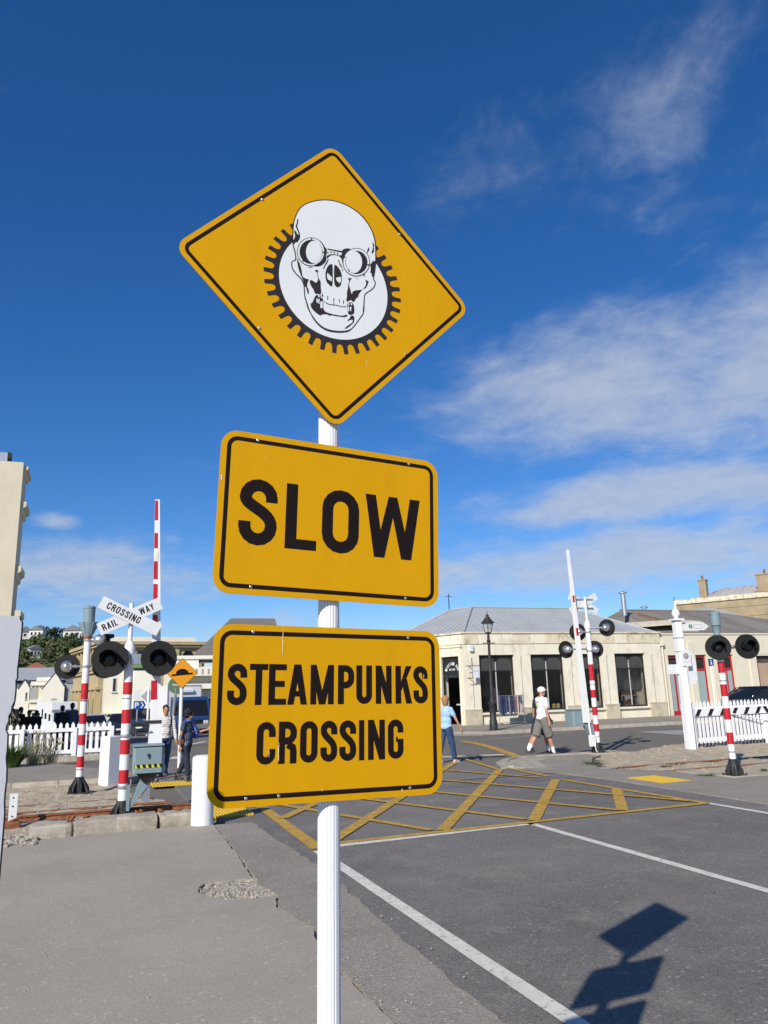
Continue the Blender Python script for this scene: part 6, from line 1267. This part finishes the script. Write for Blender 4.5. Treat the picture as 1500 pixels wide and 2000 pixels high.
part(g3, 'pier', M_FCREAM2, (0,.25,0,.4,0,2.998)); part(g3, 'pier', M_FCREAM2, (3.3,3.55,0,.4,0,2.998)); part(g3, 'porch_shade', M_FGREY, (.25,3.3,1.4,1.5,0,2.99)); part(g3, 'body', M_FGREY, (0,3.55,1.6,14,0,6.7)); part(g3, 'side_wall', M_FGREY, (3.56,5.4,.6,14,0,7.6))  # grey paints shade into the side wall and the porch back
MB().add([(1.9,-.15,9.5),(3.75,-.15,6.6),(3.75,14,6.6),(1.9,14,9.5)],[(0,1,2,3)]).build('roof', M_FROOF2, g3); MB().add([(1.9,-.15,9.5),(-.2,-.15,6.6),(-.2,14,6.6),(1.9,14,9.5)],[(0,1,2,3)]).build('roof', M_FROOF2, g3)
MB().add([(3.7,.4,7.6),(5.5,.4,7.6),(5.5,8,8.8),(3.2,8,9.4)],[(0,1,2,3)]).build('lean_to_roof', M_FROOF, g3); part(g3, 'louvre', M_FGREY, (1.5,2.4,-.04,-.002,4.7,5.0))
g4 = thing('long_roofed_store', 'long grey roofed store behind the far cream gables', 'building', (-26,200,-4))
part(g4, 'wall', M_FGREY, (0,20.5,0,20,0,9.5))
for k in range(3): MB().add([(-.2,k*7-.2,10.4+k*1.0),(20.7,k*7-.2,10.4+k*1.0),(20.7,k*7+5,12.0+k*1.0),(-.2,k*7+5,12.0+k*1.0)],[(0,1,2,3)]).build('roof', M_FROOF2, g4); part(g4, 'clerestory', M_FROOF, (0,20.5,k*7+5,k*7+5.2,9.5,11.9+k))
# Victorian stone building
vs_ = thing('stone_bank_building', 'ornate golden stone two storey building with heavy cornices behind the striped masts', 'building', (.98,115,-2.6), rad(10))
HS = 12.25
part(vs_, 'wall', M_FSTONE, (0,15,0,20.6,0,HS-.01))
for z, o_, h_ in ((5.6,.35,.35),(7.9,.35,.3),(8.3,.5,.25),(11.4,.55,.3),(11.75,.8,.45)): part(vs_, 'cornice', M_FSTONE, (-o_,15+o_,-o_,20.6+o_,z,z+h_))
part(vs_, 'parapet', M_FCREAM, (1.5,14,1.5,18,HS,HS+.75)); part(vs_, 'roof', M_FROOF2, (0.2,14.8,.2,20.4,HS-.009,HS+.02))
for k in range(7):
    y = .3+k*3.2
    part(vs_, 'column', M_FSTONE, (-.30,-.001,y,y+.55,0,5.59)); part(vs_, 'column', M_FSTONE, (-.30,-.001,y,y+.55,8.56,11.39)); 
    if k < 6:
        for z0, z1 in ((1.2,4.6),(8.9,10.9)):
            b = MB(); pl = [(y+1.1,z0),(y+2.6,z0),(y+2.6,z1-.6)]+[(y+1.85+.75*math.cos(rad(t_)),z1-.6+.6*math.sin(rad(t_))) for t_ in range(20,180,20)]+[(y+1.1,z1-.6)]
            b.prism(pl, -.06, -.002, 'x'); f = b.build('arched_window', M_CARGLASS, vs_); part(f, 'sill', M_FSTONE, (-.22,-.003,y+1.0,y+2.7,z0-.2,z0-.002))
for k in range(5):
    x = .3+k*3.4; part(vs_, 'column', M_FSTONE, (x,x+.6,-.30,-.001,0,5.59)); part(vs_, 'column', M_FSTONE, (x,x+.6,-.30,-.001,8.56,11.39))
    if k < 4:
        for z0, z1 in ((1.2,4.6),(8.9,10.9)): MB().prism([(x+1.2,z0),(x+2.8,z0),(x+2.8,z1-.5),(x+2.4,z1),(x+1.6,z1),(x+1.2,z1-.5)], -.06, -.002).build('arched_window', M_CARGLASS, vs_)
# cream building with green roof band
cg = thing('cream_stepped_building', 'plain cream building with a green roof behind the near signal lights', 'building', (1.35,84,-1.5))
part(cg, 'wall', M_FCREAM, (0,2.75,0,9,1.9,6.35)); part(cg, 'wall', M_FCREAM, (0.9,2.75,.4,9,0,1.898)); part(cg, 'side_wing', M_FCREAM2, (2.752,4.9,-1.2,9,0,6.0)); part(cg, 'upper_wing', M_FCREAM2, (2.752,4.6,.2,8,6.0,6.2))
MB().hexa([(2.5,-1.5,6.2),(4.8,-1.5,6.2),(4.8,8,6.2),(2.5,8,6.2)],[(2.7,-.4,6.95),(4.5,-.4,6.95),(4.5,8,6.95),(2.7,8,6.95)]).build('roof', M_FGREEN, cg)
window(cg, .75,1.15,3.9,5.3,-.02); window(cg, 4.3,4.6,1.3,2.6,-1.22); part(cg, 'canopy', M_FCREAM2, (-.2,2.6,-.8,-.002,1.75,1.9)); part(cg, 'low_wall', M_FCREAM2, (-2.2,3.0,-3.2,-2.9,0,1.5))
for k in range(4): part(cg, 'wall_opening', M_FGREY, (-2.0+k*1.2,-1.2+k*1.2,-3.25,-3.202,1.0,1.4))
b = MB(); line_of(b, 'I I I I', 2.0, 2.55, .01, lambda a,z,d: (a,-.01,z)); 
# balcony building with brown roof
bl = thing('balcony_building', 'cream building with white balconies and a big brown roof right of the hump sign', 'building', (8.9,95,-1.82))
part(bl, 'wall', M_FCREAM, (0,14,0,10,0,7.0)); part(bl, 'upper_wall', M_FCREAM2, (0,3.1,-.4,-.002,6.2,8.1)); part(bl, 'balcony', M_FCREAM2, (.2,4.6,-1.6,-.41,5.9,6.9)); part(bl, 'balcony', M_FCREAM2, (-.2,5.5,-1.2,-.41,4.4,5.0)); part(bl, 'cornice', M_FCREAM2, (-.2,14,-.6,-.41,7.9,8.3))
for k in range(6): part(bl, 'baluster', M_FGREY, (.5+k*.7,.7+k*.7,-1.65,-1.602,6.1,6.7))
for k in range(5): window(bl, .6+k*1.9,1.6+k*1.9,1.2,3.4,-.02)
MB().add([(2.2,-.3,7.4),(14,-.3,7.4),(14,7,13.5),(8.2,7,13.5)],[(0,1,2,3)]).build('roof', M_FBROWN, bl); MB().add([(2.2,-.3,7.4),(8.2,7,13.5),(8.2,9,13.5),(2.2,9,7.4)],[(0,1,2,3)]).build('roof', M_FBROWN, bl)
rs = MB().box(0,1.6,-.05,0,0,.55).build('red_shop_sign', M_RED, loc=(11.55,94,2.45)); tag(rs, 'red shop sign on the balcony building at the edge of the yellow plates', 'shop sign')
# tall cream building at the far left edge, seen end on
M_TCREAM = mat('tall_cream', (.62,.56,.42), .85, .05, .5, col2=(.50,.45,.33), c2scale=.6, c2amt=.4)
tb = thing('tall_cream_building', 'tall cream building with profiled cornices at the left edge above the white board', 'building', (-2.72,30,0))
part(tb, 'wall', M_TCREAM, (-14,-1.0,.25,1.9,-.3,9.95)); part(tb, 'corner_pier', M_TCREAM, (-.998,-.05,0,1.6,-.3,10.42)); part(tb, 'end_wall', M_TCREAM, (-.998,-.12,1.602,1.9,-.3,9.9)); part(tb, 'parapet', M_TCREAM, (-14,-1.0,.15,.9,9.951,10.33))
def corn(z, o_, h_, n_='cornice'):
    prof = [(0,z),(o_*.35,z+h_*.12),(o_*.45,z+h_*.45),(o_,z+h_*.62),(o_,z+h_),(0,z+h_)]
    b = MB(); b.prism([(-.05+a,c_) for a,c_ in prof], .1, 1.7); b.build(n_, M_TCREAM, tb)
for z, o_, h_ in ((10.0,.16,.30),(8.5,.20,.45),(6.05,.20,.5),(4.45,.30,.5),(3.9,.12,.3)): corn(z, o_, h_)
b = MB().cyl((-1.3,-.05,3.0),(-1.3,-.05,9.0),.09,.09,10); b.lathe([(.09,0),(.22,.25),(.24,.62),(.22,.64)],12,(-1.3,-.05,8.75)); b.build('downpipe', M_TCREAM, tb)
part(tb, 'dark_gutter', M_WFRAME, (-1.5,-1.05,-.1,.248,9.42,9.52)); part(tb, 'floodlight', M_STEEL, (-.98,-.62,.1,.5,10.45,10.78)); part(tb, 'floodlight_head', M_BLACK, (-.615,-.5,.1,.5,10.55,10.8))
part(tb, 'ledge', M_TCREAM, (-14,-.02,-.12,-.002,4.2,4.45))
# ------------------------------------------------------------------ hill with houses and trees
M_HILL = mat('hill_grass', (.075,.090,.035), .95, .3, .05, col2=(.13,.12,.06), c2scale=.03, c2amt=.6)
def hz_(x, y):
    d = math.exp(-((y-560)/190)**2); p = .62+.38*math.exp(-((x+38)/55)**2)+.10*math.sin(x*.045+1)
    return -6+47*d*p*min(1,max(0,(y-300)/120))
b = MB(); nx, ny = 70, 34
for j in range(ny+1):
    for i in range(nx+1):
        x = -420+900*i/nx; y = 300+700*j/ny; b.v.append((x,y,hz_(x,y)+1.5*noise.fractal(Vector((x*.03,y*.03,0)),1,2,3)))
for j in range(ny):
    for i in range(nx): b.f.append((j*(nx+1)+i,j*(nx+1)+i+1,(j+1)*(nx+1)+i+1,(j+1)*(nx+1)+i))
struct(b.build('hill', M_HILL, smooth='all', fix=False))
hl = []
M_HW = mat('house_white', (.66,.65,.62), .9, .04); M_HB = mat('house_brown', (.16,.10,.07), .9, .1); M_HR = mat('house_red_brick', (.30,.11,.07), .9, .1); M_HROOF = mat('house_roof_grey', (.20,.20,.20), .8, .1); M_HRR = mat('house_roof_red', (.32,.12,.07), .8, .1)
def house(label, x, y, w, h, wm, rm, rz=0.0, dz=0.0):
    o = thing('hill_house', label, 'house', (x,y,hz_(x,y)+dz-1), rad(rz), 'houses on the hill'); d = w*.7
    part(o, 'wall', wm, (-w/2,w/2,0,d,0,h)); b = MB().prism([(-w/2-.6,h),(w/2+.6,h),(0,h+w*.32)], -.6, d+.6); b.build('roof', rm, o)
    for k in range(3): window(o, -w*.38+k*w*.28,-w*.22+k*w*.28,h*.40,h*.75,-.03)
    part(o, 'door', M_HB, (w*.40,w*.47,-.05,-.002,0,h*.6)); return o
house('white gabled house on the ridge of the hill', -38,505,10,4.5,M_HW,M_HROOF,12,4); house('white house with steep roof beside the ridge trees', -32,500,8,5,M_HW,M_HROOF,-18,4)
house('wide white house below the ridge at the left', -43,440,12,4,M_HW,M_HROOF,5,1); house('brown house low on the hill at the left', -41,400,14,4,M_HB,M_HROOF,4,1)
house('red brick house with red roof low on the hill', -24,395,13,3.6,M_HR,M_HRR,2,1.5); house('grey roofed house beside the red brick house', -14,396,9,4,M_HW,M_HROOF,-8,1); house('pale house with gabled attic amid the hill trees', -27,430,6,5,M_HW,M_HROOF,25,1)
house('pale house on the ridge towards the stone building', -12,510,11,4.5,M_HW,M_HROOF,-10,3)
LEAF = [mat('foliage_dark', (.045,.065,.022), .7, .4, .3), mat('foliage_mid', (.070,.100,.030), .7, .4, .3), mat('foliage_olive', (.10,.11,.045), .7, .4, .3)]
M_BARK = mat('bark', (.09,.07,.05), .9, .3, 4)
def crown(r, h, n, ls):
    b = MB(); blobs = [(Vector((random.uniform(-.5,.5)*r,random.uniform(-.5,.5)*r,h*random.uniform(.35,.85))), r*random.uniform(.4,.75)) for _ in range(7)]
    for k in range(n):
        c, br = random.choice(blobs); d = Vector((random.gauss(0,1),random.gauss(0,1),random.gauss(0,1))).normalized(); p = c+d*br*random.uniform(.55,1.05); p.z = max(p.z, h*.18)
        a = Vector((random.gauss(0,1),random.gauss(0,1),random.gauss(0,.6))).normalized()*ls*random.uniform(.6,1.2); e = a.cross(d+Vector((.01,.02,.03))).normalized()*ls*random.uniform(.5,.9)
        b.add([p-a-e*.3,p-e,p+a,p+e],[(0,1,2,3)])
    return b
protos = []
def tree(label, x, y, r, h, k, dz=0.0):
    o = thing('hill_tree', label, 'tree', (x,y,hz_(x,y)+dz-.5), random.uniform(0,6), 'trees on the hill')
    crown(r, h, 420, r*.17).build('crown', LEAF[k], o, fix=False)
    b = MB().cyl((0,0,-1),(0,0,h*.45),r*.10,r*.06,8)
    for q in range(4): a = q*1.6+.4; b.cyl((0,0,h*.35),(math.cos(a)*r*.45,math.sin(a)*r*.45,h*.62),r*.05,r*.02,6)
    b.build('trunk', M_BARK, o)
places = [('at the left end of the ridge',-47,505,5,9,1),('beside the white gabled house',-42,512,5.5,11,0),('between the two white ridge houses',-35.5,515,4.5,10,0),('rising highest on the ridge',-28,512,7,13,0),('right of the highest ridge tree',-22,515,6.5,12,0),('on the ridge where it dips',-17,520,5,10,0),('at the right end of the ridge',-7,525,6,12,0),('below the ridge house, rounded',-31,470,6,9,1),('in the middle of the slope',-25,460,7,11,1),('broad and olive on the slope',-19,440,7,9,2),('beside the attic house',-30,420,5,8,1),('left of the attic house',-35,415,5.5,8,0),('above the red roof',-21,420,5.5,8,2),('above the grey roof',-14,430,5,8,1),('low at the left by the brown house',-47,405,4,6,1),('between brown and brick houses',-33,395,3.5,6,2),('over the brown house',-45,425,4.5,7,1),('beyond the ridge dip',-11,490,5,8,1),('hiding the slope under the far pale house',-9,455,6,9,0)]
for lb, x, y, r, h, k in places: tree(('dark','green','olive')[k]+' tree '+lb+' on the hill', x, y, r*.62, h*.66, k, 1)
hedge_r = random.Random(4)
b = MB()
for k in range(2600):
    x = random.uniform(-60,10); y = random.uniform(380,540); p = Vector((x,y,hz_(x,y)+random.uniform(.5,3.5))); a = Vector((random.gauss(0,1),random.gauss(0,1),random.gauss(0,.5))).normalized()*random.uniform(.6,1.4); e = a.cross(Vector((random.gauss(0,1),random.gauss(0,1),1))).normalized()*random.uniform(.5,1.1); b.add([p-a,p-e,p+a,p+e],[(0,1,2,3)])
tag(stuff(b.build('hill_scrub', LEAF[1], fix=False)), 'low green scrub covering the hill between the houses', 'scrub')
# ------------------------------------------------------------------ plants by the tracks
def blades(n, r, h, w, droop, m, name, parent):
    b = MB()
    for k in range(n):
        a = random.uniform(0,6.28); rr_ = r*math.sqrt(random.random())*.45; p = Vector((math.cos(a)*rr_,math.sin(a)*rr_,0)); d = Vector((math.cos(a),math.sin(a),0)); s_ = Vector((-d.y,d.x,0)); hh = h*random.uniform(.55,1.0); sp_ = r*random.uniform(.3,1.0); L_ = []
        for i in range(5): u = i/4; q = p+d*sp_*u**1.5+Vector((0,0,hh*(u-droop*u*u))); ww = w*(1-u)**.7+.0005; L_ += [q-s_*ww,q+s_*ww]
        b.add(L_, [(2*i,2*i+1,2*i+3,2*i+2) for i in range(4)])
    return b.build(name, m, parent, fix=False)
pt = thing('flax_shrub', 'bright green leafy shrub beside the white board before the left fence', 'shrub', (-1.95,23.6,.05)); blades(420,.62,.95,.020,.35,M_LEAF,'leaves',pt); blades(120,.5,.7,.016,.3,LEAF[1],'inner_leaves',pt)
M_DRY = mat('dry_grass', (.34,.30,.19), .9, .25, 6)
for x, y, h, lb in ((-1.35,24.3,.95,'tall feathery dry grass before the left fence, next to the green shrub'),(-.95,24.6,.75,'smaller feathery dry grass before the left fence, farther from the shrub'),(-2.35,27.4,1.5,'brown dry grass standing behind the left fence')):
    pt = thing('dry_grass', lb, 'grass', (x,y,.05), 0, 'dry grass by the fence'); blades(170,.42,h,.006,.25,M_DRY,'stalks',pt); b = MB()
    for k in range(90): a = random.uniform(0,6.28); q = Vector((math.cos(a)*random.uniform(0,.36),math.sin(a)*random.uniform(0,.36),h*random.uniform(.45,.95))); b.ball(q,(.014,.014,.045),5,4)
    b.build('seed_heads', M_DRY, pt, fix=False)
for x, y, r, lb in ((10.9,15.5,.35,'flat green weed by the rail nearest the mast across the road'),(11.3,12.35,.20,'green weed tuft beside the right signal mast base'),(12.9,12.5,.10,'tiny green weed in the dirt right of the mast'),(11.8,14.1,.16,'small green weed between the right rails')):
    pt = thing('weed_tuft', lb, 'weed', (x,y,.0), 0, 'weeds in the dirt'); blades(90,r,r*.55,.006,.4,M_LEAF,'leaves',pt)
# scattered rubble left of the blocks
b = MB()
for k in range(420):
    x = random.uniform(-2.2,-.55); y = random.uniform(11.25,12.2); r = random.uniform(.012,.04); b.ball((x,y,.01+r*.4),(r*1.2,r,r*.7),6,4,Matrix.Rotation(random.uniform(0,3),3,'Z'))
tag(stuff(b.build('stone_rubble', M_GRAVEL, fix=False)), 'grey stone rubble at the left end of the concrete blocks', 'rubble')
